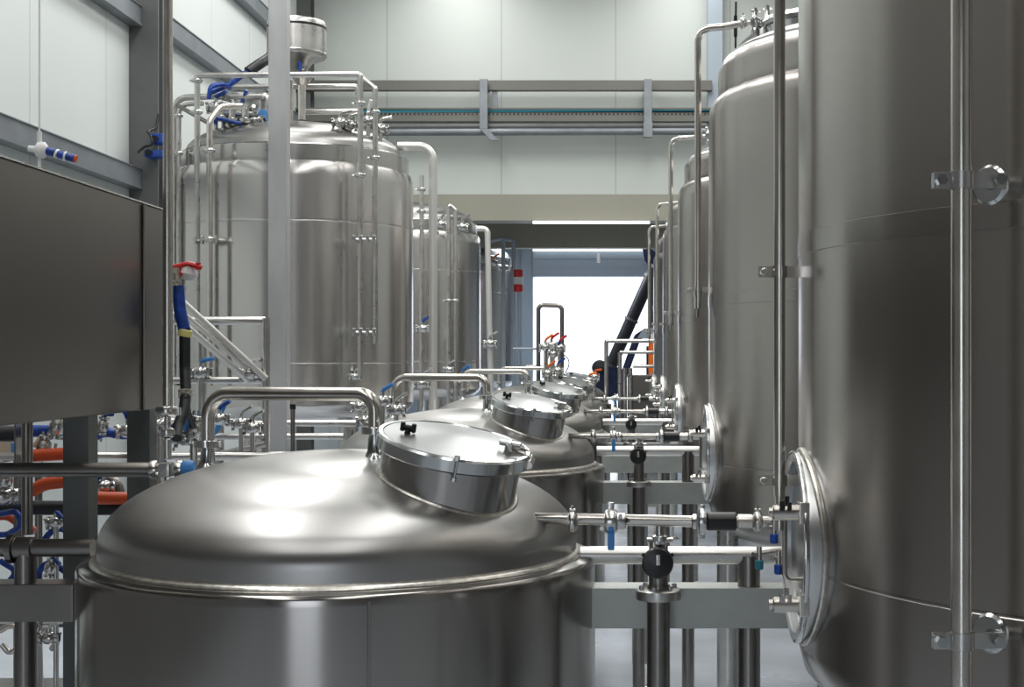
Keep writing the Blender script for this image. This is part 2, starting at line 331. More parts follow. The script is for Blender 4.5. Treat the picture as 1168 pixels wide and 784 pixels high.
# ------------------------------------------------------------------ fermenters on the right
FX, FR = 1.82, 1.28
def fermenter(i, lab):
    cy = 4.16*(i+1)
    t = thing('fermenter_tank', lab, 'tank', (FX, cy, 0), 'tall fermenters on the right')
    c = (FX, cy, 0)
    R = FR
    MB().lathe([(0, .36), (.06, .36), (.07, .42), (1.14, 1.08), (1.22, 1.14), (1.265, 1.19), (R, 1.25), (R, 1.503), (R-.003, 1.506), (R-.003, 1.510), (R, 1.513),
                (R, 2.398), (R, 2.462), (R, 3.50), (R-.004, 3.54), (R-.02, 3.58), (R-.05, 3.61), (R-.06, 3.615)], c, seg=160).build('shell', M['ferm'], t)
    MB().lathe([(R-.001, 2.398), (R+.003, 2.400), (R+.003, 2.460), (R-.001, 2.462)], c, seg=160).build('weld_band', M['fband'], t)
    MB().lathe([(R-.06, 3.60), (R-.055, 3.63), (R-.055, 3.77), (R-.07, 3.80)], c, seg=128).build('collar', M['ferm'], t)
    pr = [(R-.07, 3.79)]+[((R-.075)*math.cos(a), 3.80+.22*math.sin(a)) for a in [PI/2*k/14 for k in range(14)]]+[(0, 4.02)]
    MB().lathe(pr, c, seg=128).build('dome', M['dome'], t)
    if i:
        tc = (FX-.60, cy-.15, -.05)
        MB().lathe([(.37, 3.92), (.38, 4.03), (.40, 4.03), (.41, 4.05), (.40, 4.075), (.25, 4.09), (0, 4.10)], tc, seg=48).build('top_manway', M['lid'], t)
    # legs
    for k in range(4):
        a = PI/2*k
        lx, ly = FX+1.17*math.cos(a), cy+1.17*math.sin(a)
        l = MB().cyl((lx, ly, .16), (lx, ly, 1.3), .065, 20)
        lo = l.build('leg', M['satin'], t)
        MB().cyl((lx, ly, .03), (lx, ly, .17), .02, 10).lathe([(0, 0), (.07, 0), (.075, .012), (.03, .035), (0, .035)], (lx, ly, 0), seg=20).build('foot', M['fit'], lo)
    # manway on the aisle side, axis -X
    mz, mr = ((1.554, .275), (1.554, .275), (1.63, .245), (1.68, .22), (1.68, .22))[i]
    mc = Vector((0, cy, mz))
    def X(r, x): return (r, -x)                      # profile points by their real x
    nk = MB().lathe([X(mr-.004, .74), X(mr-.004, .518), X(mr-.007, .513), X(mr-.026, .513), X(mr-.03, .518), X(mr-.03, .60)], mc, (-1, 0, 0), 128)
    nko = nk.build('manway_neck', M['ring'], t)
    wb = MB().tube([(FX-math.sqrt(max(.01, R*R-(mr*math.cos(a))**2))-.002, cy+(mr+.004)*math.cos(a), mz+(mr+.004)*math.sin(a)) for a in [2*PI*k/64 for k in range(65)]], .008, seg=8, caps=False)
    wb.build('weld_bead', M['weld'], nko)
    MB().lathe([X(mr-.003, .528), X(mr+.003, .526), X(mr+.004, .520), X(mr+.003, .514), X(mr-.003, .512)], mc, (-1, 0, 0), 96, closed=True).build('manway_ring', M['lid'], t)
    lid = MB().lathe([X(0, .533), X(mr*.3, .535), X(mr*.75, .548), X(mr-.014, .535), X(mr-.014, .545), X(mr*.6, .562), X(0, .55)], mc, (-1, 0, 0), 72)
    ldo = lid.build('manway_lid', M['lidsatin'], t)
    hb = MB()                                       # hinge blocks and a clamp bar over the lid
    hb.tube([(.545, cy, mz-.1), (.49, cy, mz-.1), (.49, cy, mz+.1), (.545, cy, mz+.1)], .008, .02, 8)
    hb.build('handle', M['pipe'], ldo)
    for s in (1, -1):
        zc = mz+s*.44*mr-.012*(s < 0); y = cy-mr*.8
        k = MB().cyl((.43, y, zc), (.512, y, zc), .022, 18, bev=.004).cyl((.42, y, zc), (.43, y, zc), .014, 12)
        k.box((.50, y-.03, zc-.03), (.53, y+.035, zc+.03), .004)
        ko = k.build('hinge_clamp', M['pipe'], t)
        MB().cyl((.455, y-.024, zc+.012), (.455, y-.024, zc+.034), .008, 8).cyl((.475, y-.024, zc+.012), (.475, y-.024, zc+.03), .006, 8).cyl((.47, y, zc+.02), (.47, y, zc+.045), .007, 8).build('nut', M['black'] if s > 0 else M['fit'], ko)
    return t
fermenter(0, 'huge steel fermenter filling the right edge, nearest of the tall tanks')
fermenter(1, 'tall steel fermenter behind the nearest one, whole domed top visible')
fermenter(2, 'third tall steel fermenter along the right side of the aisle')
fermenter(3, 'narrow visible sliver of the fourth tall fermenter on the right')
fermenter(4, 'farthest tall fermenter on the right, beside the gate')

def pipe_clip(mb, x, y, z, r, dx, dy):                # band round a vertical pipe with an arm towards the tank
    mb.lathe([(r+.001, -.017), (r+.005, -.017), (r+.005, .017), (r+.001, .017)], (x, y, z), seg=24, closed=True)
    d = Vector((dx, dy, 0)); L_ = d.length; u = d.normalized(); n = Vector((-u.y, u.x, 0))
    for (a, b, hh) in ((r, L_, .016), (-r-.045, -r, .016)):
        p = Vector((x, y, z)); A = p+u*a; B = p+u*b; vs = []
        for zz in (-hh, hh):
            for (q_, s_) in ((A, -.006), (B, -.006), (B, .006), (A, .006)): vs.append(q_+n*s_+Vector((0, 0, zz)))
        mb.add(vs, [(0, 3, 2, 1), (4, 5, 6, 7), (0, 1, 5, 4), (1, 2, 6, 5), (2, 3, 7, 6), (3, 0, 4, 7)])
    q = Vector((x, y, z))-u*(r+.028); mb.cyl(q-n*.018, q+n*.018, .011, 10, bev=.002)
    return mb
labs = ['vertical steel downpipe between the two nearest fermenters', 'bent steel pipe rising over the second fermenter and down its left edge',
        'bent steel pipe beside the third fermenter', 'bent steel pipe beside the fourth fermenter, short and distant', 'thin bent pipe by the farthest fermenter']
for i in range(5):
    cy = 4.16*(i+1); x = .475; zb = 1.70 if i == 0 else 2.44; r = .0175 if i == 0 else .02
    zt = 4.02
    if i == 3: zt = 3.9
    t = thing('cleaning_pipe', labs[i], 'pipe', (x, cy, zb), 'downpipes at the left edge of the fermenters')
    pb = MB().tube([(x, cy, zb), (x, cy, zt), (x+.15, cy-.05, zt), (x+.27, cy-.15, zt)], r, .10, 16)
    if i == 0: pb.tube([(x, cy, zb), (x, cy, 1.60)], r*.8, seg=14)
    pb.build('pipe', M['pipe'], t)
    for zc in ((2.352, 1.745) if i == 0 else (2.50,)):
        pipe_clip(MB(), x, cy, zc, r, .085, .0).build('pipe_clip', M['pipe'], t)
    if i:
        e = MB().cyl((x, cy, zb-.05), (x, cy, zb+.02), r*1.25, 12).cyl((x, cy, zb-.10), (x, cy, zb-.05), .008, 8).cyl((x, cy, zb+.02), (x, cy, zb+.05), r*1.5, 12)
        e.build('end_fitting', M['fit'], t)
        # valve cluster on the tank top where the pipe arrives
        xx = x+.25; yv = cy-.15; f = MB()
        clamp_mb(f, (xx, yv, zt), (1, 0, 0), .020)
        for dx, hh in ((.07, .07), (.14, .085)):
            f.lathe([(0, -.12), (.022, -.12), (.026, -.05), (.018, -.03), (.030, 0), (.030, .02), (.016, .035), (.011, hh), (0, hh)], (xx+dx, yv, zt), seg=14)
            f.cyl((xx+dx-.028, yv, zt+hh), (xx+dx+.028, yv, zt+hh), .008, 8).cyl((xx+dx, yv-.028, zt+hh), (xx+dx, yv+.028, zt+hh), .008, 8).cyl((xx+dx, yv, zt+hh-.02), (xx+dx, yv, zt+hh+.015), .009, 8)
        f.cyl((xx, yv, zt), (xx+.26, yv, zt), .014, 10)
        vo = f.build('top_valve', M['fit'], t)
        pl = MB().prism([(x+.200, 3.80), (x+.205, 3.86), (x+.26, 3.92), (x+.31, 3.955), (x+.325, 3.94), (x+.32, 3.80)], 'y', cy-.20, cy-.17)
        pl.build('gusset_plate', M['beam'], t)
        if i == 1: MB().cyl(P(839, 55, cy), P(839.5, 2, cy), .006, 8).cyl(P(839, 42, cy), P(839, 18, cy), .011, 8).build('probe', M['black'], t)
# the big bare pipe standing in front of the nearest fermenter
x, y = P(1096.5, 0, 3.22).x, 3.22
t = thing('standing_pipe', 'thick polished vertical pipe clipped to the nearest fermenter at far right', 'pipe', (x, y, 0))
MB().tube([(x, y, .05), (x, y, 4.8)], .0237, seg=28).build('pipe', M['pipe'], t)
for py in (206, 731):
    z = CH+(VY-py)/F*y; r = .0237; m = MB()
    m.lathe([(r+.0005, -.019), (r+.006, -.019), (r+.006, .019), (r+.0005, .019)], (x, y, z), seg=28, closed=True)
    m.box((x-r-.042, y-.012, z-.018), (x-r+.002, y-.004, z+.018), .002).box((x-r-.042, y+.004, z-.018), (x-r+.002, y+.012, z+.018), .002)
    ex = x+.088; tx, ty = ex, FR
    ysf = 4.16-math.sqrt(FR**2-(ex-FX)**2)
    m.prism([(x+r-.004, y-.006), (x+r+.02, y-.006), (ex+.014, y-.006+.01), (ex+.014, y+.002+.01), (x+r+.02, y+.004), (x+r-.004, y+.006)], 'z', z-.018, z+.018)
    c = m.build('clip_band', M['satin'], t)
    for bx in (x-r-.024, ex-.004):
        MB().cyl((bx, y-.022, z), (bx, y+.012, z), .0075, 8).cyl((bx, y-.026, z), (bx, y-.012, z), .013, 6).build('bolt', M['lid'], c)
    b = MB().cyl((ex, y+.012, z), (ex, ysf+.03, z), .014, 14)
    d = Vector((ex-FX, ysf-4.16, 0)).normalized()
    b.lathe([(0, .012), (.040, .010), (.047, .003), (.047, -.02), (0, -.02)], (ex, ysf, z+.0), d, 28)
    b.build('wall_boss', M['lid'], t)

# ------------------------------------------------------------------ serving tanks in the middle row
SX, SR = -.954, .88
N_ORD = ['nearest', 'second', 'third', 'fourth', 'fifth']
def dome_z(r): return 1.47+.31*math.sqrt(max(0, 1-(r/.814)**2))
def serving(i, lab):
    cy = 5.0+4.16*i; c = (SX, cy, 0)
    t = thing('serving_tank', lab, 'tank', (SX, cy, 0), 'low domed tanks in the middle row')
    MB().lathe([(0, .44), (.80, .45), (.86, .48), (SR, .53), (SR, 1.398), (SR-.004, 1.408), (SR-.012, 1.413), (.82, 1.424)], c, seg=160).build('shell', M['shell'], t)
    if i == 0:
        a = -1.30; MB().tube([(SX+(SR+.001)*math.cos(a), cy+(SR+.001)*math.sin(a), z) for z in (.5, 1.395)], .006, seg=6).build('weld_seam', M['shell'], t)
    MB().lathe([(.836, 1.416), (.838, 1.422), (.834, 1.429), (.826, 1.434), (.812, 1.438)], c, seg=128).build('weld_ring', M['weld'], t)
    pr = [(.814, 1.42), (.814, 1.475)]+[(.814*math.cos(a), 1.475+.305*math.sin(a)) for a in [PI/2*k/26 for k in range(1, 26)]]+[(0, 1.78)]
    MB().lathe(pr, c, seg=160).build('dome', M['dome'], t)
    for k in range(4):
        a = PI/4+PI/2*k; lx, ly = SX+.62*math.cos(a), cy+.62*math.sin(a)
        MB().cyl((lx, ly, .03), (lx, ly, .5), .05, 16).lathe([(0, 0), (.08, 0), (.085, .015), (.04, .035), (0, .035)], (lx, ly, 0), seg=20).build('leg', M['satin'], t)
    # tilted round manway
    ax = Vector((.185, -.16, 1)).normalized()
    b = Vector((SX+.40, cy-.33, 0)); rr = math.hypot(.40, .33); b.z = dome_z(rr)-.035
    MB().lathe([(.224, -.06), (.226, .125)], b, ax, 72).build('manway_neck', M['shell'], t)
    wr = MB()
    pts = []
    qn = Vector((0, 0, 1)).rotation_difference(ax)
    for k in range(73):
        a = 2*PI*k/72; p = b+qn@Vector((.228*math.cos(a), .228*math.sin(a), 0))
        r_ = min(.81, math.hypot(p.x-SX, p.y-cy)); s_ = (dome_z(r_)-p.z)/ax.z; p = p+ax*s_
        pts.append(p)
    wr.tube(pts, .009, seg=8, caps=False); wr.build('weld_bead', M['weld'], t)
    lc = b+ax*.118
    ring = MB().lathe([(.215, 0), (.246, -.002), (.253, .004), (.253, .040), (.247, .047), (.236, .048), (.230, .043), (.215, .043)], lc, ax, 96, closed=True)
    ro = ring.build('clamp_ring', M['lid'], t)
    lid = MB().lathe([(.232, .030), (.230, .046), (.18, .050), (.10, .060), (.03, .064), (0, .065)], lc, ax, 96)
    lo = lid.build('manway_lid', M['lidsatin'], t); lo['label'] = 'shallow conical steel lid'
    kn = MB()
    e1 = qn@Vector((1, 0, 0)); e2 = qn@Vector((0, 1, 0))
    for (u, v) in ((-.105, -.02), (-.055, .03)):
        pass
    k1 = lc+e1*(-.15)+e2*(-.05)+ax*.058
    kn.cyl(k1-ax*.01, k1+ax*.012, .010, 10).cyl(k1+e1*-.024+ax*.016, k1+e1*.024+ax*.016, .007, 10, bev=.002)
    for s in (-1, 1): kn.cyl(k1+e1*s*.018+ax*.0, k1+e1*s*.018+ax*.030, .008, 10, bev=.003)
    kn.build('air_vent', M['black'], lo)
    k2 = MB(); p = lc+e1*.180+e2*-.03+ax*.045
    k2.cyl(p, p+ax*.03, .016, 12, bev=.003); k2.cyl(p-e1*.035+ax*.03, p+e1*.035+ax*.03, .010, 10, bev=.002); k2.cyl(p-e2*.03+ax*.03, p+e2*.03+ax*.03, .008, 10)
    k2.build('safety_valve', M['fit'], lo)
    hg = MB(); p = lc+e1*.25+ax*.02
    hg.cyl(p-e2*.05, p+e2*.05, .016, 14, bev=.003).cyl(p-e2*.035+e1*.0+ax*.02, p-e2*.035-e1*.06+ax*.035, .008, 8).cyl(p+e2*.035+ax*.02, p+e2*.035-e1*.06+ax*.035, .008, 8)
    hg.build('hinge', M['pipe'], ro)
    bt = MB(); a0 = -1.42; p = lc+qn@Vector((.255*math.cos(a0), .255*math.sin(a0), 0))
    bt.cyl(p-ax*.02, p+ax*.055, .0055, 8).cyl(p+ax*.045, p+ax*.058, .009, 6).cyl(p-ax*.022, p-ax*.01, .009, 6)
    bt.build('clamp_bolt', M['lid'], ro)
    # spray pipe arching over the dome
    x0, x1 = P(237, 0, 5).x, P(429, 0, 4.85).x
    y0, y1 = cy, cy-.17; zt = 1.978
    ap = MB().tube([(x0, y0, 1.80), (x0, y0, zt), (x1, y1, zt), (x1, y1, 1.86)], .0235, .10, 20)
    so = ap.build('spray_pipe', M['pipe'], t)
    m = MB()
    for (x, y, zc) in ((x0, y0, 1.80), (x1, y1, 1.855)):
        m = MB(); dz = dome_z(math.hypot(x-SX, y-cy))
        m.lathe([(.046, -.01), (.046, .012)], (x, y, zc), seg=24); m.lathe([(.018, -.012), (.033, -.012), (.037, -.008), (.037, .008), (.033, .013), (.02, .014)], (x, y, zc), seg=24)
        m.box((x+.03, y-.02, zc-.012), (x+.052, y+.005, zc+.012), .003)
        m.lathe([(.021, 0), (.024, -.03), (.018, -.045)], (x, y, zc-.01), seg=20); m.build('clamp_collar', M['fit'], so)
    for (x, y, zc) in ((x0, y0, 1.775), (x1, y1, 1.83)):
        sk = MB()
        dz = dome_z(math.hypot(x-SX, y-cy))-.01
        sk.lathe([(.060, dz-.02-zc), (.034, dz+.012-zc), (.026, dz+.03-zc if dz+.03 < zc else 0), (.024, 0)], (x, y, zc), seg=24)
        sk.build('socket', M['lid'], t)
    return t
for i, lab in enumerate(['large low steel tank with dome and round lid filling the foreground',
        'second low domed tank, directly behind the foreground one', 'third low domed tank, its lid left of the gate railing',
        'fourth low domed tank, small and partly hidden, before the gate', 'farthest low domed tank, only its lid showing']):
    serving(i, lab)

# ------------------------------------------------------------------ aisle piping between the two rows
def butterfly(t, x, y, z, r, col, name='butterfly_valve', axis=(1, 0, 0)):
    m = MB().lathe([(r*1.05, -.022), (r*1.7, -.02), (r*2.0, -.012), (r*2.0, .012), (r*1.7, .02), (r*1.05, .022)], (x, y, z), axis, 24)
    m.box((x-.010, y-.012, z-.065), (x+.010, y+.012, z+.062), .003)
    for s in (-1, 1): m.cyl((x+.03*s, y-.03, z+.02*s), (x+.03*s, y-.012, z+.02*s), .007, 8)
    v = m.build(name, M['fit'], t)
    h = MB().box((x-.011, y-.04, z-.088), (x+.011, y-.024, z-.03), .004).box((x-.008, y-.04, z-.03), (x+.008, y-.012, z-.012), .003)
    h.build('lever_handle', M[col], v)
def line(i, lab):
    cy = 4.6+4.16*i; z = 1.575-(0 if i == 0 else -.045)
    r = .0185
    xs = lambda px: P(px, 0, 4.6).x
    t = thing('transfer_pipe', lab, 'pipe', (xs(770), cy, z), 'narrow transfer pipes across the aisle')
    MB().cyl((SX+.66, cy+.1, z), (xs(790), cy, z), r, 20).cyl((xs(815), cy, z), (xs(906), cy, z), r, 20).build('pipe', M['pipe'], t)
    clamp_mb(MB(), (xs(653), cy, z), (1, 0, 0), r).build('clamp', M['fit'], t)
    clamp_mb(MB(), (xs(864), cy, z), (1, 0, 0), r).build('clamp', M['fit'], t)
    MB().cyl((xs(841), cy, z), (xs(858), cy, z), r*1.3, 20, bev=.002).build('coupling', M['pipe'], t)
    MB().cyl((xs(790), cy, z), (xs(794), cy, z), r*1.3, 16).lathe([(.02, -.012), (.045, -.01), (.047, 0), (.045, .01), (.02, .012)], (xs(801), cy, z), (1, 0, 0), 24).box((xs(801)-.008, cy-.01, z-.055), (xs(801)+.008, cy+.01, z+.055), .002).build('check_flange', M['fit'], t)
    MB().cyl((xs(806), cy, z), (xs(840), cy, z), .030, 24, bev=.004).build('sleeve', M['black'], t)['label'] = 'black sleeve on the pipe'
    MB().lathe([(r*1.3, -.05), (r*1.5, -.045), (r*1.5, .0), (r*1.3, .005)], (xs(712), cy, z), (1, 0, 0), 20).build('union_nut', M['fit'], t)
    butterfly(t, xs(697), cy, z, .020, 'blue_l')
    return t
for i, lab in enumerate(['thin steel pipe with black sleeve and blue lever valve beside the foreground tank', 'thin steel pipe with black sleeve beside the second low tank',
                         'thin distant steel pipe with black sleeve beside the third low tank', 'faint thin pipe across the aisle at the fourth low tank']): line(i, lab)
def header(i, lab):
    cy = 4.92+4.16*i; z = 1.422+(0 if i == 0 else .09); r = .031
    xs = lambda px: P(px, 0, 4.92).x
    t = thing('header_pipe', lab, 'pipe', (xs(780), cy, 0), 'thick header pipes across the aisle')
    MB().tube([(SX+SR-.05, cy, z), (xs(893), cy, z)], r, seg=24).build('pipe', M['satin'], t)
    x = xs(854)
    MB().tube([(x, cy, z), (x, cy, z-.13)], r*1.25, seg=20).tube([(x, cy, z-.13), (x, cy, 0.0)], .040, seg=20).build('branch_pipe', M['dark_pipe'], t)
for i, lab in enumerate(['thick horizontal steel pipe just above the near aisle beam', 'thick horizontal steel pipe above the second aisle beam', 'thick horizontal steel pipe above a distant aisle beam']): header(i, lab)
bl = ['wide stainless box beam bridging the aisle beside the foreground tank', 'stainless box beam bridging the aisle at the second low tank',
      'stainless box beam glimpsed above and behind the second aisle beam', 'box beam bridging the aisle at the third low tank', 'farthest box beam across the aisle']
for k, Y in enumerate((4.87, 9.03, 11.5, 13.19, 17.35)):
    b = MB().box((SX+math.sqrt(SR**2-.15**2)-.03, Y, 1.178), (.78, Y+.13, 1.317), .005)
    t = thing('aisle_beam', bl[k], 'beam', (.3, Y, 1.178), 'box beams across the aisle')
    b.build('box_beam', M['beam'], t)
    g = MB().box((.10, Y+.03, .16), (.20, Y+.12, 1.18), .004) if k in (1, 3) else MB().box((.25, Y+.03, .9), (.33, Y+.10, 1.18), .004)
    if k: g.build('beam_leg', M['beam'], t)
    if k in (1, 2): MB().cyl((.13+.1*k, Y+.07, .02), (.13+.1*k, Y+.07, .95), .011, 10).lathe([(0, 0), (.06, 0), (.06, .012), (.02, .03), (0, .03)], (.13+.1*k, Y+.07, 0), seg=18).build('levelling_foot', M['fit'], t)
def standpipe(i, lab):
    cy = 4.74+4.16*i; x = P(751, 0, 4.74).x; t = thing('drain_post', lab, 'pipe', (x, cy, 0), 'standing drain pipes in the aisle')
    dz = 0 if i == 0 else .06
    MB().tube([(x, cy, 0), (x, cy, 1.35)], .0385, seg=28).tube([(x, cy, 1.35), (x, cy, 1.50+dz)], .032, seg=24).build('post', M['dark_pipe'], t)
    fl = MB().lathe([(.036, -.022), (.074, -.020), (.076, -.014), (.076, .010), (.072, .014), (.045, .016), (.036, .016)], (x, cy, 1.322), seg=40)
    fl.build('flange', M['satin'], t)
    for a in range(6):
        q_ = Vector((x+.058*math.cos(a+.4), cy+.058*math.sin(a+.4), 1.335)); MB().cyl(q_, q_+Vector((0, 0, .014)), .008, 6).build('bolt', M['lid'], t)
    vz = 1.44+dz; xk = x-.006
    v = MB().lathe([(.018, .02), (.022, .06), (.028, .065), (.028, .08), (.020, .085), (.016, .12), (.013, .135)], (x+.002, cy-.075, vz), seg=18)
    v.cyl((x, cy-.12, vz+.01), (x, cy, vz+.01), .022, 16).box((x-.014, cy-.10, vz+.05), (x+.018, cy-.06, vz+.085), .004)
    v.cyl((x-.04, cy-.085, vz+.068), (x+.045, cy-.085, vz+.068), .008, 10)
    vo = v.build('sample_valve', M['fit'], t)
    k = MB().lathe([(0, .0), (.047, .002), (.051, .008), (.051, .020), (.046, .028), (.020, .032), (0, .033)], (xk, cy-.118, vz), (0, -1, 0), 32)
    for a in (0.5, 2.64): k.cyl((xk+.048*math.cos(a), cy-.13, vz+.048*math.sin(a)), (xk+.058*math.cos(a), cy-.13, vz+.058*math.sin(a)), .006, 8)
    ko = k.build('knob', M['black'], vo); ko['label'] = 'round black hand knob'
    MB().box((xk-.006, cy-.158, vz-.005), (xk+.008, cy-.150, vz+.03), .002).build('pointer', M['fit'], t)
for i, lab in enumerate(['near standing pipe with bolted flange and round black knob in the aisle', 'second standing pipe with black knob, beyond the near aisle beam', 'distant standing pipe with black knob']): standpipe(i, lab)
# little blue sample valves beside the fermenter manway
for k, (px, py, Y) in enumerate(((883, 613, 4.55), (888, 648, 4.5), (866, 643, 4.7))):
    p = P(px, py, Y); t = thing('sample_tap', ['small tap with blue cap under the sleeve pipe by the manway', 'small tap with blue cap lower beside the manway', 'small green and steel tap under the thick pipe'][k], 'tap', p)
    MB().cyl(p, p+Vector((0, 0, .055)), .009, 10).cyl(p+Vector((-.02, 0, .03)), p+Vector((.08, .1, .03)), .008, 10).build('tap_body', M['fit'], t)
    MB().cyl(p+Vector((0, 0, -.02)), p+Vector((0, 0, .012)), .014, 12, bev=.003).build('cap', M['blue'] if k < 2 else M['teal'], t)

# ------------------------------------------------------------------ left brewhouse tanks
LX = -3.14
def brew(i, cy, lab, top=0.0):
    t = thing('brewing_tank', lab, 'tank', (LX, cy, 0), 'tall tanks along the left side')
    c = (LX, cy, 0); R = 1.14
    sp = [(0, 1.50), (.9, 1.52), (1.06, 1.56), (R-.02, 1.62), (R, 1.66), (R, 2.05), (R-.002, 2.055), (R, 2.06), (R, 3.35), (R-.002, 3.355), (R, 3.36), (R, 3.78), (R-.006, 3.84), (R-.025, 3.89), (R-.05, 3.905)]
    MB().lathe(sp, c, seg=128).build('shell', M['shell_far'], t)
    MB().lathe([(R-.05, 3.89), (R-.045, 3.93), (R-.045, 4.05), (R-.06, 4.065), (R-.10, 4.07)], c, seg=128).build('collar', M['band'], t)
    MB().lathe([(R-.09, 4.06)]+[((R-.10)*math.cos(a), 4.07+.32*math.sin(a)) for a in [PI/2*k/14 for k in range(14)]]+[(0, 4.39)], c, seg=96).build('dome', M['brewdome'], t)
    for k in range(4):
        a = PI/4+PI/2*k; lx, ly = LX+.86*math.cos(a), cy+.86*math.sin(a)
        MB().cyl((lx, ly, 0), (lx, ly, 1.62), .07, 18).build('leg', M['satin'], t)
    return t
brew(0, 14, 'big steel brewing tank at left behind the zinc column')
brew(1, 21, 'brewing tank seen right of the big left one, behind the light vertical pipe')
brew(2, 28, 'distant bluish tank at left near the gate')
lw = MB().box((P(302, 0, 12.88).x, 12.86, CH+(VY-171)/F*12.88), (P(307.5, 0, 12.88).x, 12.92, CH+(VY-164)/F*12.88), .004)
solo('name_plate', lw, M['lid'], 'small square steel plate on the collar of the big left tank', 'plate')

# motor drum on the first brewing tank
t = thing('drum_hopper', 'round steel drum with funnel foot on top of the big left tank', 'hopper', (LX, 14, 4.38))
dc = P(338.5, 0, 14).x; zc = lambda py: CH+(VY-py)/F*14
MB().lathe([(0, zc(25)), (.27, zc(25)), (.282, zc(27)), (.282, zc(31)), (.285, zc(33)), (.285, zc(61)), (.292, zc(62)), (.292, zc(64)), (.28, zc(66)), (.16, zc(71)), (.07, zc(84)), (.05, zc(88))], (dc, 14, 0), seg=64).build('drum', M['satin'], t)
MB().lathe([(.282, zc(31)), (.290, zc(31.5)), (.290, zc(33.5)), (.282, zc(34))], (dc, 14, 0), seg=64).build('gasket', M['black'], t)
MB().lathe([(.05, zc(87)), (.075, zc(84)), (.11, zc(90)), (.07, zc(96)), (.04, zc(100)), (.035, zc(139))], (P(347, 0, 14).x, 13.9, 0), seg=24).lathe([(.03, zc(92)), (.03, zc(140))], (P(331, 0, 14).x, 14, 0), seg=16).build('outlet_pipe', M['pipe'], t)
MB().cyl(P(342, 70, 13.8), P(342, 80, 13.8), .02, 10).build('sight_tube', M['blue'], t)

def frame_pipe(name, pts, r, bend, m, lab, clamps=(), group=None, cat='pipe'):
    o0 = Vector(pts[0]); zmin = min(Vector(p).z for p in pts)
    t = thing(name, lab, cat, (o0.x, o0.y, zmin), group)
    MB().tube(pts, r, bend, 14).build('pipe', M[m], t)
    for (p, ax) in clamps: clamp_mb(MB(), p, ax, r).build('clamp', M['fit'], t)
    return t
Zv = (0, 0, 1); Xv = (1, 0, 0)
Y = 12.9
frame_pipe('vent_pipe', [P(225, 432, Y), P(225, 86, Y), P(411, 85, Y), P(411, 430, Y)], .026, .02, 'satin', 'long square steel pipe frame over the front of the big left tank',
           [(P(225, 92, Y), Zv), (P(225, 128, Y), Zv), (P(411, 118, Y), Zv), (P(411, 200, Y), Zv)])
frame_pipe('vent_pipe', [P(411, 87, Y+.1), P(428, 101, Y+.02), P(428, 392, Y+.02)], .024, .02, 'satin', 'parallel steel pipe right of the square frame on the left tank', [(P(428, 128, Y+.02), Zv), (P(428, 180, Y+.02), Zv)])
frame_pipe('vent_pipe', [P(239, 440, Y-.1), P(239, 138, Y-.1), P(251, 122, Y), P(275, 121, Y+.2)], .028, .1, 'pipe', 'steel pipe with a slanted neck at the left of the big tank', [(P(239, 172, Y-.1), Zv), (P(239, 273, Y-.1), Zv)])
frame_pipe('vent_pipe', [P(199, 440, 13.4), P(199, 112, 13.4), P(240, 110, 13.4), P(300, 110, 13.4)], .030, .12, 'satin', 'outer bent pipe at the left edge of the big tank')
frame_pipe('vent_pipe', [P(204, 430, 13.3), P(204, 119, 13.3), P(232, 118, 13.3)], .022, .10, 'satin', 'inner bent pipe at the left edge of the big tank', [(P(204, 175, 13.3), Zv), (P(204, 132, 13.3), Zv)])
for k, (px, py, lb) in enumerate(((413, 273, 'upper twin clamp joining the two pipes on the big left tank'), (413, 379, 'lower twin clamp joining the two pipes on the big left tank'), (232, 274, 'clamp joining the two pipes at the left of the big tank'))):
    m = MB(); a = P(px-9, py, Y-.03); b = P(px+16, py, Y-.03)
    m.cyl(a, b, .013, 8)
    for f_ in (0, .3, .62, .9): q_ = a.lerp(b, f_); m.cyl(q_-Vector((0, 0, .035)), q_+Vector((0, 0, .035)), .020, 10, bev=.003); m.cyl(q_+Vector((0, -.04, .01)), q_+Vector((0, .12, .01)), .014, 8)
    solo('twin_clamp', m, M['fit'], lb, 'clamp', 'twin pipe clamps')
frame_pipe('guard_bar', [P(262, 99, 13.8), P(540, 99.5, 13.8)], .0, 0, 'satin', 'x') if False else None
for k, (a, b, r, lb) in enumerate(((P(258, 99, 14.3), P(408, 99, 14.3), .028, 'upper horizontal bar behind the round drum'), (P(345, 128, 14.2), P(412, 127, 14.2), .028, 'lower horizontal bar right of the drum outlet'),
                                   (P(268, 110, 13.5), P(305, 110, 13.5), .042, 'thick short pipe stub above the valve cluster of the big left tank'))):
    pts = [a, b]
    if k == 0: pts = [(a.x, a.y, 4.15), a, b, (b.x, b.y, 4.15)]
    if k == 1: pts = [a, b, (b.x, b.y, 4.15)]
    if k == 2: pts = [a, b, (b.x, b.y, 4.2)]
    frame_pipe('cross_pipe', pts, r, .03, 'satin', lb)
frame_pipe('cross_pipe', [P(204, 121, 13.3), P(237, 140, 13.1)], .02, 0, 'dark_pipe', 'short slanted brace between the pipes left of the big tank')
frame_pipe('support_post', [P(294, 113, 13.5), P(294, 141, 13.5)], .045, 0, 'white_pipe', 'short pale post on the dome of the big left tank')
frame_pipe('support_post', [P(274, 106, 13.45), P(274, 117, 13.45)], .055, 0, 'white_pipe', 'pale capped stub above the valve cluster')
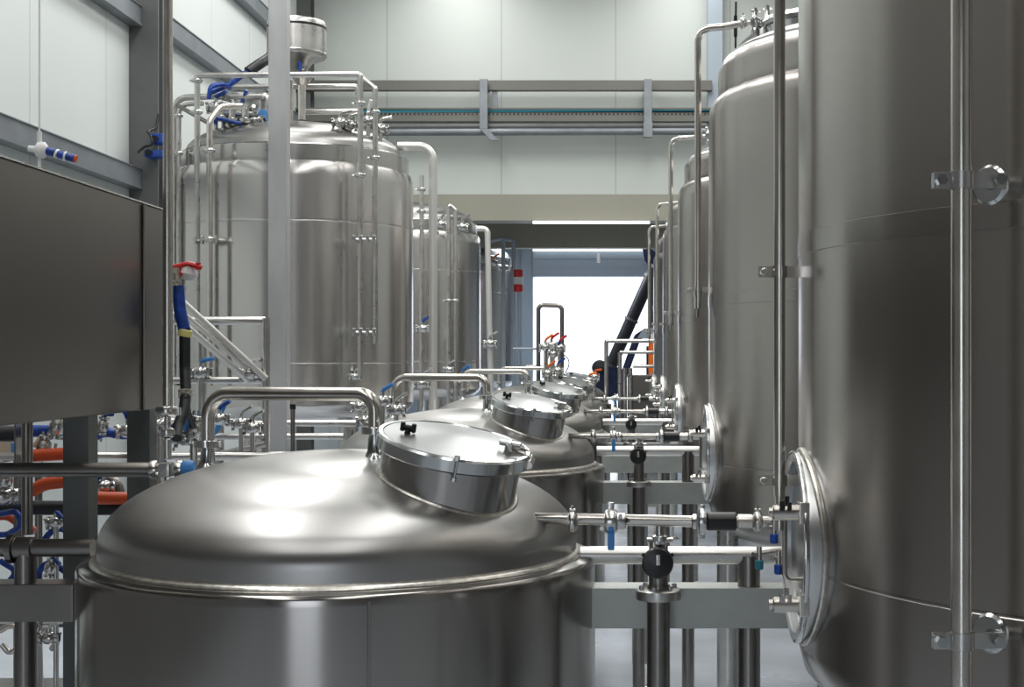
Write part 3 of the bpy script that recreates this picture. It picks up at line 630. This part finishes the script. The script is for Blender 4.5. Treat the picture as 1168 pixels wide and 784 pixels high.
def valve(p, s, col, lab, name='ball_valve', group=None, ax=(1, 0, 0), lev=None, foot=None):
    p = Vector(p); ax = Vector(ax).normalized(); t = thing(name, lab, 'valve', p-Vector((0, 0, s)), group)
    m = MB().lathe([(s*.55, -s*1.5), (s*.85, -s*1.45), (s*.85, -s*1.1), (s*.55, -s*1.0), (s*.9, -s*.6), (s, 0), (s*.9, s*.6), (s*.55, s*1.0), (s*.85, s*1.1), (s*.85, s*1.45), (s*.55, s*1.5)], p, ax, 14)
    m.cyl(p, p+Vector((0, 0, s*1.5)), s*.35, 10)
    for q_ in (-1.28, 1.28):
        c = p+ax*s*q_
        for a in range(3):
            d = Vector((0, math.cos(a*2.1+.5), math.sin(a*2.1+.5)))*s*1.0
            m.cyl(c+d-ax*s*.25, c+d+ax*s*.25, s*.2, 6)
    m.build('valve_body', M['fit'], t)
    d = Vector(lev) if lev else Vector((1, -.3, .1)); d.normalize(); q_ = p+Vector((0, 0, s*1.5))
    if foot is not None: MB().cyl((p.x, p.y, foot), (p.x, p.y, p.z-s*.8), s*.4, 12).build('stem_pipe', M['satin'], t)
    MB().tube([q_, q_+d*s*.5+Vector((0, 0, s*.3)), q_+d*s*2.2+Vector((0, 0, s*.35))], s*.32, s*.3, 8).build('lever', M[col], t)
    return t
def bdome(p, cy):
    r = math.hypot(p.x-LX, p.y-cy); return 4.06+.32*math.sqrt(max(0, 1-(r/1.04)**2)) if r < 1.04 else 3.9
places = ['leftmost', 'next to leftmost', 'third from left', 'middle', 'fifth from left', 'sixth from left', 'rightmost']
vs_ = [(246, 122), (255, 131), (262, 124), (268, 133), (276, 128), (283, 134), (291, 137)]
for k, (px, py) in enumerate(vs_):
    valve(P(px, py, 13.35+.06*(k % 3)), .055, ['blue', 'fit', 'blue_l', 'fit', 'blue', 'fit', 'fit'][k], places[k]+' small valve in the cluster atop the big left tank', group='valves on the dome of the big left tank', lev=(math.cos(k*1.3), -.4, .5*math.sin(k*2)+.3), foot=bdome(P(px, py, 13.35+.06*(k % 3)), 14)-.02)
for k, (px, py) in enumerate(((252, 138), (265, 141), (280, 141))):
    p = P(px, py, 13.3); m = MB().cyl(p, p+Vector((0, 0, .14)), .04, 12, bev=.006).lathe([(.05, 0), (.06, .01), (.06, .04), (.05, .05)], p, seg=14).cyl(p+Vector((-.1, 0, .1)), p+Vector((.12, 0, .09)), .025, 8)
    solo('pipe_tee', m, M['fit'], ['left', 'middle', 'right'][k]+' steel tee under the valve cluster of the big left tank', 'fitting', 'tees under the valve cluster')
solo('electrical_box', MB().box(P(296, 137, 13.4), P(309, 129, 13.6), .01), M['blue_l'], 'small blue box on the dome of the big left tank', 'box')
for k, (px, py) in enumerate(((388, 140), (398, 143), (420, 138), (434, 147))):
    valve(P(px, py, 13.3+.1*k), .05, ['fit', 'fit', 'white', 'fit'][k], ['leftmost small valve at the right of the dome of the big left tank', 'second small valve at the right of the dome of the big left tank', 'upright valve between the twin pipes on the big left tank', 'valve near the pale thick pipe on the big left tank'][k],
          group='valves right of the dome', lev=(.3, -.3, .9) if k == 2 else (1, 0, .2), foot=bdome(P(px, py, 13.3+.1*k), 14)-.02)
solo('power_cable', MB().tube([P(309, 66, 13.7), P(296, 72, 13.5), P(279, 84, 13.4), P(262, 97, 13.4), P(238, 106, 13.3)], .026, .2, 10), M['blue'], 'blue cable running down left from the round drum', 'cable')
solo('cable_gland', MB().tube([P(312, 63, 13.68), P(296, 73, 13.48), P(283, 82, 13.40)], .05, .2, 12), M['rubber'], 'thick black cable sleeve beside the round drum', 'cable')
solo('blue_hose', MB().tube([P(238, 113, 13.2), P(240, 98, 13.2), P(254, 96, 13.3), P(262, 101, 13.4)], .022, .06, 8), M['blue'], 'short blue hose loop above the valve cluster', 'hose')
solo('blue_hose', MB().tube([P(246, 141, 13.2), P(245, 134, 13.15), P(262, 138, 13.2), P(275, 141, 13.2)], .018, .06, 8), M['blue'], 'blue hose lying below the valve cluster on the big left tank', 'hose')
# ladder handle ring at the tank's left
solo('lifting_lug', MB().tube([P(212, 200, 13.9), P(209, 205, 13.7), P(211, 222, 13.7), P(215, 225, 13.75), P(218, 205, 13.7)], .012, .05, 8), M['dark_pipe'], 'small hanging loop on the upper left side of the big tank', 'loop')

# pale thick pipe with its cousins on the further tanks
def down(px, py, Y, x0, r, m, lab, zb=.3, slant=0):
    p = P(px, py, Y); p2 = Vector((p.x+slant, p.y, zb))
    return frame_pipe('bent_downpipe', [(x0, Y, p.z), (p.x, Y, p.z), p2], r, .14, m, lab, group='bent downpipes of the left tanks')
down(494, 167, 14, LX+1.0, .042, 'white_pipe', 'thick pale pipe bending down right of the big left tank')
down(556, 261, 20, LX+1.2, .040, 'white_pipe', 'pale pipe bending down right of the second left tank', zb=0, slant=.08)
frame_pipe('vent_pipe', [(P(511.5, 0, 19.7).x, 19.7, 0), P(511.5, 233, 19.7), P(519.5, 240, 19.72), (P(519.5, 0, 19.72).x, 19.72, 0)], .028, .02, 'satin', 'thin square pipe loop in front of the second left tank', [(P(511.5, 343, 19.7), Zv), (P(519.5, 343, 19.72), Zv)])
frame_pipe('vent_pipe', [(P(481, 0, 19).x, 19, 0), P(481, 200, 19)], .03, .02, 'satin', 'thin vertical pipe between the first two left tanks', [(P(481, 216, 19), Zv), (P(481, 241, 19), Zv)])
frame_pipe('vent_pipe', [P(558, 275, 26.6), P(574, 272, 26.6), (P(574, 0, 26.6).x, 26.6, 0)], .04, .02, 'bluegrey', 'bluish pipe in front of the distant left tank')
frame_pipe('vent_pipe', [P(574, 273, 26.8), P(586, 274, 26.8), (P(586, 0, 26.8).x, 26.8, 0)], .04, .02, 'bluegrey', 'bluish pipe at the right edge of the distant left tank')
for k, (px, py, Y, cc) in enumerate(((503, 256, 20, 'fit'), (527, 259, 20, 'fit'), (563, 300, 26.7, 'oran'), (575, 306, 26.7, 'fit'), (482, 375, 18.95, 'blue'), (559, 392, 19.93, 'fit'), (512, 422, 19.66, 'fit'), (481, 438, 13, 'fit'), (527, 432, 15, 'blue_l'))):
    valve(P(px, py, Y), .06 if k < 6 else .05, cc, ['small valve on the left of the second left tank dome', 'small valve on the right of the second left tank dome', 'orange handled valve atop the distant left tank', 'steel valve atop the distant left tank',
          'blue handled valve beside the pale thick pipe', 'valve on the slanted pale pipe near the gate side', 'valve above the second low dome', 'valve left of the pale thick pipe foot', 'light blue handled valve above the second low dome'][k], lev=(.8, -.4, .4), foot={0: 4.0, 1: 3.95, 2: 3.9, 3: 3.9, 7: 0, 8: 0}.get(k))
t = thing('warning_beacon', 'red and white beacon on the distant left tank near the gate post', 'beacon', P(591, 333, 26.5))
a = P(591, 333, 26.5)
for k, c_ in enumerate(('red', 'white', 'red')):
    MB().cyl(a+Vector((0, 0, .12*k*1.15)), a+Vector((0, 0, .12*k*1.15+.135)), .085, 18, bev=.008).build('segment', M[c_], t)
MB().cyl((a.x, a.y, 0), a, .02, 8).build('stem', M['bluegrey'], t)

# ------------------------------------------------------------------ zinc column
x = P(318, 0, 10).x
solo('zinc_column', MB().box((x-.063, 9.95, 0), (x+.063, 10.08, CEIL-.002), .008), M['column'], 'square zinc column standing in front of the big left tank', 'column')

# ------------------------------------------------------------------ dark cabinet at left
cx = -2.0; y1 = -cx*F/(VX-186); y0 = 3.2
zt, zb = CH+(VY-240)/F*y1, CH+(VY-466)/F*y1
t = thing('steel_cabinet', 'large dark brushed steel cabinet at the left edge on square legs', 'cabinet', (cx-.45, (y0+y1)/2, 0))
MB().box((cx-.9, y0, zb), (cx, y1, zt), .006).build('body', M['panel'], t)
yf = -cx*F/(VX-163)
MB().box((cx, yf-.012, zb+.002), (cx+.012, yf+.012, zt-.004), .004).build('fold_strip', M['dark_pipe'], t)
MB().box((cx-.9, y0, zt), (cx+.008, y1, zt+.006)).build('edge_trim', M['lid'], t)
for yy in (5.42, 6.13):
    MB().box((cx-.10, yy, .0), (cx-.002, yy+.1, zb+.01), .003).build('leg', M['leg'], t)

# ------------------------------------------------------------------ pipework between the camera's left and the foreground tank, its steel darkened for the shade there
t = thing('riser_pipe', 'tall bright pipe beside the cabinet ending in a clamp above the foreground dome', 'pipe', P(192, 535, 5.25))
Y = 5.25
MB().tube([P(191.5, 466, Y), P(191.5, -420, Y)], .0175, seg=20).build('pipe', M['pipe'], t)
MB().tube([P(191, 466, Y), P(191, 500, Y)], .012, seg=14).build('neck', M['satin'], t)
m = MB().lathe([(.018, -.02), (.036, -.018), (.042, -.010), (.042, .010), (.036, .018), (.018, .02)], P(191, 469, Y), Zv, 24)
m.box(P(196, 474, Y-.02), P(207, 465, Y+.01), .003)
m.build('clamp', M['fit'], t)
MB().lathe([(.012, -.02), (.024, -.014), (.026, 0), (.024, .014), (.012, .02)], P(191, 494, Y), Zv, 18).cyl(P(191, 502, Y), P(191, 524, Y), .015, 14).build('sensor_neck', M['fit'], t)
m = MB().box(P(181, 545, Y-.035), P(200, 527, Y+.035), .006)
for (a, b) in (((175, 532), (181, 532)), ((175, 542), (181, 542)), ((184, 552), (184, 545)), ((196, 552), (196, 545)), ((200, 531), (207, 531)), ((200, 541), (207, 541))):
    m.cyl(P(*a, Y), P(*b, Y), .009, 8)
for px in (176, 205): m.lathe([(0, -.012), (.034, -.012), (.036, 0), (.034, .012), (0, .012)], P(px, 536, Y), Xv, 20)
m.build('valve_block', M['fit'], t)
MB().lathe([(0, -.03), (.022, -.028), (.026, -.01), (.026, .02), (.02, .028), (0, .03)], P(213, 534, Y), (1, 0, .2), 18).build('cap', M['blue_l'], t)
frame_pipe('feed_pipe', [(XL+.01, 5.3, P(0, 537, 5.3).z), P(176, 536, 5.25)], .027, 0, 'dark_pipe', 'dark horizontal pipe running left from the valve block')
t = frame_pipe('feed_pipe', [(XL+.01, 5.0, P(0, 626, 5).z), P(106, 625, 5.0)], .032, 0, 'dark_pipe', 'thick dark horizontal pipe joining the left side of the foreground tank')
MB().tube([P(29, 626, 5), (P(29, 0, 5).x, 5, 0)], .037, seg=24).lathe([(.035, -.03), (.041, -.03), (.041, .03), (.035, .03)], P(28, 626, 5), Xv, 24).build('branch_pipe', M['dark_pipe'], t)
MB().lathe([(.033, -.01), (.052, -.01), (.052, .01), (.033, .01)], P(14, 626, 5), Xv, 24).build('flange', M['dark_pipe'], t)
solo('side_beam', MB().box((XL+.01, 4.96, P(0, 710, 4.96).z), (P(83, 0, 4.96).x, 5.09, CH+(VY-667)/F*4.96), .004), M['dark_pipe'], 'dark box beam at the bottom left beside the foreground tank', 'beam')  # continues the aisle beam, darkened for the shade on this side
frame_pipe('vertical_riser', [P(31, 610, 5.7), P(31, 481, 5.7), P(31, 440, 5.7)], .022, 0, 'dark_pipe', 'dark vertical pipe under the cabinet at far left')
frame_pipe('vertical_riser', [P(44, 800, 7.6), P(44, 690, 7.6), P(44, 540, 7.6)], .02, 0, 'dark_pipe', 'thin dark upright behind the bottom left beam')
# hoses and shelves of fittings behind the cabinet legs
def hose(pts, r, m, lab, Y0): return solo('hose', MB().tube([P(a, b, Y0+dy) for a, b, dy in pts], r, .12, 12), M[m], lab, 'hose')
hose([(-320, 521, 0), (38, 521, 0), (72, 520, 0), (95, 520, .2), (190, 521, .4), (260, 520, .5), (330, 521, .6)], .018, 'satin', 'steel coloured horizontal hose line crossing behind the cabinet legs', 6.9)
hose([(38, 520, 0), (74, 518, 0)], .030, 'orange', 'thick orange red hose section between the dark riser and the cabinet leg', 6.75)
hose([(36, 560, 0), (52, 552, 0), (78, 549, 0)], .030, 'orange', 'slanted orange red hose below the horizontal pipes', 6.6)
hose([(104, 568, 0), (150, 569, .1), (190, 580, .3)], .030, 'orange', 'orange red hose just left of the foreground dome', 6.6)
hose([(-20, 592, 0), (8, 588, 0), (20, 596, 0), (40, 606, 0)], .02, 'orange', 'thin orange hose curving at the far left', 6.8)
hose([(-320, 493, 0), (30, 495, 0)], .040, 'rubber', 'thick black hose under the cabinet at far left', 6.9)
hose([(36, 492, 0), (80, 492, 0)], .030, 'blue', 'thick blue hose between the dark riser and the cabinet leg', 6.9)
hose([(104, 500, 0), (120, 492, 0), (140, 497, 0), (152, 494, .1)], .024, 'blue', 'blue hose between the two cabinet legs', 6.9)
hose([(-320, 578, 0), (160, 580, 0)], .034, 'rubber', 'long black horizontal hose low behind the cabinet legs', 6.7)
hose([(-20, 590, 0), (20, 583, -.1), (25, 600, -.1), (5, 612, 0), (-20, 606, 0)], .014, 'blue', 'curled blue hose at the far left edge', 6.6)
hose([(48, 620, 0), (58, 606, 0), (72, 602, 0), (80, 612, 0), (80, 806, 0)], .015, 'blue', 'blue hose bend above the thick dark pipe', 6.6)
hose([(44, 806, .05), (44, 650, 0), (58, 640, 0), (74, 652, 0)], .015, 'blue', 'blue hose loop below the thick dark pipe', 6.6)
hose([(0, 640, 0), (20, 652, 0), (10, 664, 0)], .014, 'blue', 'blue hose end above the bottom left beam', 6.6)
hose([(0, 720, 0), (14, 712, 0), (30, 724, 0), (12, 748, 0), (2, 735, 0)], .013, 'pipe', 'thin coiled wire hose below the bottom left beam', 6.6)
hose([(46, 806, 0), (44, 720, 0), (56, 716, 0), (66, 730, 0), (60, 740, .05)], .016, 'white', 'pale hose end below the bottom left beam', 6.6)
hose([(120, 545, 0), (133, 550, 0), (137, 562, 0), (136, 590, 0)], .024, 'dark_pipe', 'dark bent hose between the cabinet legs', 6.8)
lab2 = ['small valve with blue lever high between the cabinet legs', 'valve with blue lever against the second cabinet leg', 'valve with blue lever right of the dark riser', 'valve with pale body and blue lever above the thick dark pipe',
        'valve at far left under the dark pipe', 'valve at far left edge below the long black hose', 'valve with blue lever under the thick dark pipe', 'valve between the cabinet legs beside the orange hose', 'valve at the foot of the bottom left upright', 'valve below the bottom left beam', 'valve between the dark riser and the cabinet leg, above the orange hose',
        'valve behind the bright riser pipe', 'valve with light blue lever right of the bright riser', 'valve under the black cable', 'valve left of the arched pipe foot']
vp = [(117, 486, 6.8), (146, 491, 6.8), (66, 486, 6.8), (64, 596, 6.5), (6, 548, 6.5), (4, 566, 6.5), (58, 648, 6.5), (118, 556, 6.7), (38, 716, 6.5), (56, 728, 6.5), (50, 510, 6.8), (183, 486, 6.6), (200, 495, 6.3), (213, 500, 6.3), (221, 490, 6.3)]
vc = ['blue', 'blue', 'blue', 'blue', 'fit', 'black', 'blue', 'blue', 'fit', 'white', 'beige', 'fit', 'blue_l', 'blue', 'blue_l']
for k, p in enumerate(vp):
    valve(P(*p), .030+.006*(k % 3), vc[k], lab2[k], group='small valves behind the cabinet legs', ax=(1, .2*(k % 3), 0) if k % 2 else (.2, 0, 1), lev=(math.cos(k*2.1), -.5, math.sin(k*1.7)), foot={3: .48, 8: .48, 11: 0, 14: 0}.get(k))
for k, (px, py, Y, w_, h_, c_, lb) in enumerate(((6, 508, 7.6, 16, 22, 'beige', 'brown carton under the cabinet at far left'), (18, 511, 7.5, 12, 12, 'blue_l', 'pale blue crate next to the brown carton'))):
    a = P(px-w_/2, py+h_/2, Y); b = P(px+w_/2, py-h_/2, Y)
    solo('storage_box', MB().box(a, (b.x, Y+.15, b.z), .006), M[c_], lb, 'box')
rk = MB().box((XL+.02, 6.4, .45), (P(150, 0, 6.7).x, 7.2, .49), .004).box((P(18, 0, 6.7).x, 6.7, 0), P(26, 470, 6.8)).box((P(150, 0, 7.1).x, 7.1, 0), P(158, 470, 7.2))
rk.box((XL+.02, 7.0, P(0, 716, 7).z), P(90, 708, 7.1)).box((XL+.02, 7.0, P(0, 524, 7.6).z), (P(26, 0, 7.6).x, 7.85, P(0, 520, 7.6).z)).box((P(18, 0, 7.7).x, 7.7, 0), P(24, 500, 7.8))
solo('service_shelf', rk, M['dark_pipe'], 'dark rack standing behind the cabinet legs', 'rack')

# ------------------------------------------------------------------ guard rail with slanted pipes left of the zinc column
Y = 8.6
t = thing('guard_rail', 'steel guard rail frame behind the bright riser, left of the zinc column', 'railing', (P(265, 0, Y).x, Y, 0))
MB().tube([P(150, 366, Y), P(303, 366, Y)], .025, seg=16).build('top_rail', M['satin'], t)
MB().tube([P(150, 434, Y), P(303, 434, Y)], .020, seg=16).build('middle_rail', M['satin'], t)
for px, r in ((230, .028), (303, .027)):
    MB().tube([(P(px, 0, Y).x, Y, 0), P(px, 363, Y)], r, seg=18).build('post', M['satin'], t)
for k, (a, b, lb) in enumerate(((P(203, 340, 8.3), P(303, 432, 8.56), 'upper of the slanted pale pipes across the guard rail'), (P(203, 352, 8.25), P(287, 425, 8.56), 'middle slanted pale pipe across the guard rail'), (P(196, 358, 8.2), P(283, 434, 8.56), 'lowest slanted pale pipe across the guard rail'))):
    frame_pipe('slanted_pipe', [a, b], .020 if k != 1 else .014, 0, 'white_pipe', lb, group='slanted pipes across the guard rail')
valve(P(284, 426, 8.56), .04, 'fit', 'valve where the slanted pipes meet the middle rail')
valve(P(229, 425, 8.58), .04, 'blue_l', 'small blue handled valve behind the guard rail post')
for k, (a, b, r, lb) in enumerate((((205, 498), (302, 498), .02, 'short horizontal pipe low inside the guard rail'), ((328, 483), (418, 483), .022, 'upper horizontal pipe right of the zinc column'), ((328, 498), (392, 498), .022, 'lower horizontal pipe right of the zinc column'),
                                   ((245, 521), (303, 506), .024, 'slanted pipe low at the guard rail foot'), ((205, 482), (300, 483), .016, 'thin horizontal pipe under the middle rail'), ((205, 521), (330, 520), .026, 'horizontal pipe resting just behind the foreground dome'))):
    yy = 8.57 if k not in (1, 2) else 9.4
    frame_pipe('low_pipe', [P(*a, yy), P(*b, yy)], r, 0, 'satin', lb)
t = frame_pipe('capped_post', [(P(334, 0, 7.4).x, 7.4, 0), P(334, 466, 7.4)], .012, 0, 'dark_pipe', 'thin upright with black cap behind the foreground dome')
MB().cyl(P(334, 467, 7.4), P(334, 461, 7.4), .016, 10, bev=.002).build('cap', M['black'], t)
solo('hose', MB().tube([P(230, 499, 8.5), P(248, 494, 8.5), P(252, 470, 8.5), P(258, 457, 8.5)], .016, .1, 10), M['blue_l'], 'blue hose inside the arch of the foreground spray pipe', 'hose')
for k, (px, py, Y, c_) in enumerate(((275, 483, 8.2, 'fit'), (250, 478, 8.1, 'blue'), (288, 488, 8.2, 'fit'), (410, 464, 9.4, 'blue_l'), (416, 480, 9.35, 'fit'), (436, 458, 8.2, 'blue_l'), (452, 468, 8.4, 'fit'), (405, 430, 13.1, 'fit'))):
    valve(P(px, py, Y), .036, c_, ['valve seen inside the arch of the foreground spray pipe', 'blue handled valve inside the left of the foreground arch', 'valve inside the arch beside the guard rail post', 'light blue handled valve inside the right of the foreground arch', 'steel valve under the right of the foreground arch',
          'light blue handled valve between the first two arches', 'steel valve left of the second arch foot', 'round tap on the front of the big left tank'][k], lev=(.8, -.3, .4), foot={0: 0, 2: 0, 3: 1.68, 5: 0, 6: 0}.get(k))

# blue taped hose, red hook, black cable
t = thing('hanging_strap', 'blue webbing strap with printed tag hanging from a red hook', 'strap', P(203, 300, 6.2))
Y = 6.2
MB().tube([P(203, 326, Y), P(205, 352, Y), P(211, 380, Y)], .026, .1, 10).tube([P(206, 340, Y+.05), P(201, 366, Y+.05), P(214, 372, Y+.05)], .014, .1, 8).build('strap', M['blue'], t)
MB().box(P(197, 326, Y-.03), (P(205.5, 0, Y).x, Y, CH+(VY-306)/F*Y), .003).build('tag', M['paper'], t)
m = MB().tube([P(198, 305, Y), P(215, 301, Y), P(230, 305, Y)], .012, .03, 8).tube([P(206, 307, Y), P(207, 315, Y)], .012, 0, 8).cyl(P(226, 308, Y), P(226, 300, Y), .012, 8)
m.build('hook', M['red'], t)
MB().lathe([(0, -.04), (.035, -.03), (.045, 0), (.03, .03), (0, .036)], P(214, 310, Y+.03), (.3, -.2, 1), 16).build('cup', M['clear'], t)
MB().cyl(P(210, 384, Y), P(212, 376, Y), .030, 14, bev=.003).build('tape', M['yellow'], t)
solo('black_cable', MB().tube([P(211, 374, 6.2), P(211, 420, 6.2), P(212, 448, 6.15), P(210, 470, 6.1), P(203, 486, 6.05), P(201, 500, 6.0)], .024, .1, 12).tube([P(212, 452, 6.12), P(214, 470, 6.15), P(221, 488, 6.28)], .014, .1, 8), M['rubber'], 'black hanging cable below the blue strap, forking at its end', 'cable')
solo('cable_tie', MB().lathe([(.022, -.02), (.03, -.018), (.03, .018), (.022, .02)], P(211.5, 449, 6.15), Zv, 16), M['paper'], 'pale tie round the black hanging cable', 'tie')
# white rod with blue actuator in front of the side wall
t = thing('actuator_rod', 'thin white hanging rod with blue and white actuator before the side wall', 'actuator', P(45, 190, 8.5))
Y = 8.5
MB().tube([P(45, -330, Y), P(45, 156, Y)], .006, seg=8).cyl(P(45, 150, Y), P(45, 166, Y), .014, 10).cyl(P(45, 176, Y), P(45, 260, Y), .010, 8).build('rod', M['pvc'], t)
MB().lathe([(0, -.075), (.018, -.07), (.02, -.03), (.045, -.015), (.05, .02), (.03, .04), (0, .045)], P(46, 171, Y), (1, 0, -.12), 18).build('housing', M['white'], t)
MB().cyl(P(53, 172, Y), P(64, 175, Y), .026, 16, bev=.004).cyl(P(66, 176, Y), P(74, 178, Y), .023, 16, bev=.004).cyl(P(76, 178.5, Y), P(85, 181, Y), .025, 16, bev=.004).build('cylinder', M['blue'], t)
MB().cyl(P(64, 175, Y), P(66, 176, Y), .029, 16).cyl(P(74, 178, Y), P(76, 178.5, Y), .029, 16).build('collar', M['white'], t)
MB().cyl(P(85, 181, Y), P(87, 181.5, Y), .024, 16, bev=.004).build('end_cap', M['orange'], t)
# blue junction sockets on the wall column
for k, (a, b) in enumerate((((171, 163), (185, 152)), ((164, 179), (185, 171)))):
    p = P(*a, 15.25); q_ = P(*b, 15.25)
    t = thing('power_socket', ['upper blue socket box on the wall column with a black lead', 'lower blue socket box on the wall column'][k], 'socket', p, 'blue sockets on the wall column')
    MB().box(p, (q_.x, 15.448, q_.z), .012).build('box', M['blue'], t)
    MB().cyl(P(a[0]+5, a[1]-5, 15.2), P(a[0]+5, a[1]-5, 15.26), .035, 14).build('cover', M['black'], t)
solo('black_lead', MB().tube([P(157, 174, 15.2), P(165, 167, 15.2), P(176, 165, 15.2), P(172, 156, 15.2), P(168, 150, 15.3), P(178, 146, 15.4), P(181, 130, 15.44)], .014, .08, 8), M['black'], 'curly black lead at the blue sockets on the wall column', 'cable')

# ------------------------------------------------------------------ around the bright gate
frame_pipe('tall_arch_pipe', [P(614, 440, 17.5), P(614, 348, 17.5), P(641, 349, 17.5), P(641, 430, 17.5)], .028, .06, 'dark_pipe', 'tall dark pipe arch standing against the bright gate')
frame_pipe('side_pipe', [P(585, 398, 17.5), P(614, 398, 17.5)], .014, 0, 'bluegrey', 'short level pipe joining the tall dark arch')
frame_pipe('gauge_stem', [P(623, 440, 17.3), P(623, 396, 17.3)], .022, 0, 'darkgalv', 'short upright carrying the red and orange valve')
for k, (px, py, c_) in enumerate(((622, 396, 'oran'), (629, 394, 'red'), (638, 397, 'red'), (631, 404, 'blue'), (625, 426, 'oran'), (636, 423, 'blue'))):
    valve(P(px, py, 17.2), .05, c_, ['orange valve at the tall dark arch', 'red valve inside the tall dark arch', 'red valve on the right leg of the tall dark arch', 'dark blue valve below the red ones inside the tall arch', 'orange valve at the foot of the tall dark arch', 'blue valve on the fourth low dome'][k], lev=(.8, -.3, .5), foot=1.7)
solo('curved_wire', MB().tube([P(642, 404, 17.2), P(649, 410, 17.2), P(649, 418, 17.2), P(645, 425, 17.2)], .007, .2, 8), M['darkgalv'], 'thin curved wire right of the tall dark arch', 'wire')

# steel platform with railing, auger and machine by the gate
Y = 22
t = thing('work_platform', 'small steel platform with railing in front of the gate', 'platform', (P(722, 0, Y).x, Y, 0))
MB().tube([P(691.5, 452, Y), P(691.5, 389, Y), P(756, 389, Y)], .034, .02, 10).build('front_rail', M['satin'], t)
for py in (402, 418): MB().tube([P(707 if py < 410 else 722, py, Y+.3), P(756, py, Y+.3)], .028, seg=10).build('cross_rail', M['satin'], t)
for px in (707, 712.5, 719): MB().tube([(P(px, 0, Y+.1).x, Y+.1, 0), P(px, 402 if px < 710 else 420, Y+.1)], .034, seg=10).build('post', M['satin'], t)
MB().tube([(P(691.5, 0, Y).x, Y, 0), P(691.5, 450, Y)], .034, seg=10).build('post', M['satin'], t)
MB().box(P(716, 458, Y+.15), (P(755, 0, Y).x, Y+.8, CH-(428-VY)/F*Y), .01).box((P(716, 0, Y).x, Y+.2, 0), (P(755, 0, Y).x, Y+.7, 1.5)).build('skirt_panel', M['panel'], t)
def cyl_l(name, a, b, r, m, lab, cat, **k): return solo(name, MB().cyl(a, b, r, 20, bev=min(.01, r*.3)), M[m], lab, cat)
t = thing('auger_conveyor', 'long dark slanted auger tube leaning across the gate opening', 'conveyor', P(688, 440, 29))
MB().cyl(P(689, 435, 29), P(750, 298, 29), .125, 22, bev=.01).build('tube', M['rubber'], t)
for f_ in (.12, .5, .86):
    a = P(689, 435, 29).lerp(P(750, 298, 29), f_); d = (P(750, 298, 29)-P(689, 435, 29)).normalized()
    MB().cyl(a, a+d*.05, .145, 22).build('collar', M['darkgalv'], t)
MB().lathe([(0, -.18), (.10, -.16), (.155, -.06), (.16, .06), (.11, .15), (0, .17)], P(684, 420, 28.8), (0, -1, .1), 24).build('motor', M['black'], t)
MB().prism([(P(689, 0, 28.8).x, CH-.15), (P(706, 0, 28.8).x, CH-.2), (P(706, 0, 28.8).x, 1.4), (P(681, 0, 28.8).x, 1.2), (P(678, 0, 28.8).x, 1.5)], 'y', 28.7, 29.0).build('hopper', M['navy'], t)
for a in (-.3, .3): MB().cyl((P(690, 0, 29).x+a, 29, 0), (P(690, 0, 29).x+a*.6, 29, 1.6), .03, 10).build('leg', M['darkgalv'], t)
MB().prism([(P(733, 0, 28.6).x, Zb(284, 28.6)), (P(742, 0, 28.6).x, Zb(284, 28.6)), (P(753, 0, 28.6).x, Zb(292, 28.6)), (P(753, 0, 28.6).x, Zb(306, 28.6)), (P(742, 0, 28.6).x, Zb(305, 28.6)), (P(735, 0, 28.6).x, Zb(298, 28.6))], 'y', 28.5, 28.9).build('drive_head', M['navy'], t)
MB().prism([(P(743, 0, 28.4).x, Zb(301, 28.4)), (P(750, 0, 28.4).x, Zb(304, 28.4)), (P(750, 0, 28.4).x, Zb(307, 28.4)), (P(743, 0, 28.4).x, Zb(305, 28.4))], 'y', 28.35, 28.5).build('cover_plate', M['white'], t)
frame_pipe('conveyor_support', [(P(744, 0, 28.2).x, 28.2, 0), P(744, 306, 28.2)], .06, 0, 'darkgalv', 'upright support under the machine head')
frame_pipe('bent_chute', [(P(711, 0, 26).x, 26, 0), P(711, 430, 26), P(727, 385, 26), P(738, 378, 26)], .07, .1, 'navy', 'dark bent chute between the auger and the orange post')
solo('chute_hood', MB().prism([(P(727, 0, 26).x, Zb(386, 26)), (P(733, 0, 26).x, Zb(376, 26)), (P(752, 0, 26).x, Zb(372, 26)), (P(752, 0, 26).x, Zb(386, 26))], 'y', 25.8, 26.4), M['bluegrey'], 'grey blue hood above the orange post', 'hood')
t = thing('orange_post', 'bright orange upright cylinder behind the platform railing', 'cylinder', (P(743.5, 0, 25).x, 25, 0))
MB().cyl((P(743.5, 0, 25).x, 25, 0), P(743.5, 391, 25), .062, 18, bev=.01).build('body', M['oran'], t)
MB().lathe([(.06, 0), (.05, .05), (.03, .08), (.02, .15), (0, .15)], P(743.5, 391, 25), Zv, 18).build('neck', M['white'], t)
MB().cyl((P(739, 0, 25).x, 25.1, 0), P(739, 395, 25.1), .03, 12).build('strap_bar', M['navy'], t)
for k, (px, py, Y, c_) in enumerate(((672, 434, 20, 'oran'), (678, 430, 20.4, 'orange'), (750, 352, 22, 'oran'), (753, 448, 19, 'fit'))):
    valve(P(px, py, Y), .05, c_, ['orange handled valve left of the dark auger motor', 'second orange handled valve left of the auger motor', 'orange brown valve high on the right beside the far fermenters', 'steel valve by the distant manways'][k], foot=0)
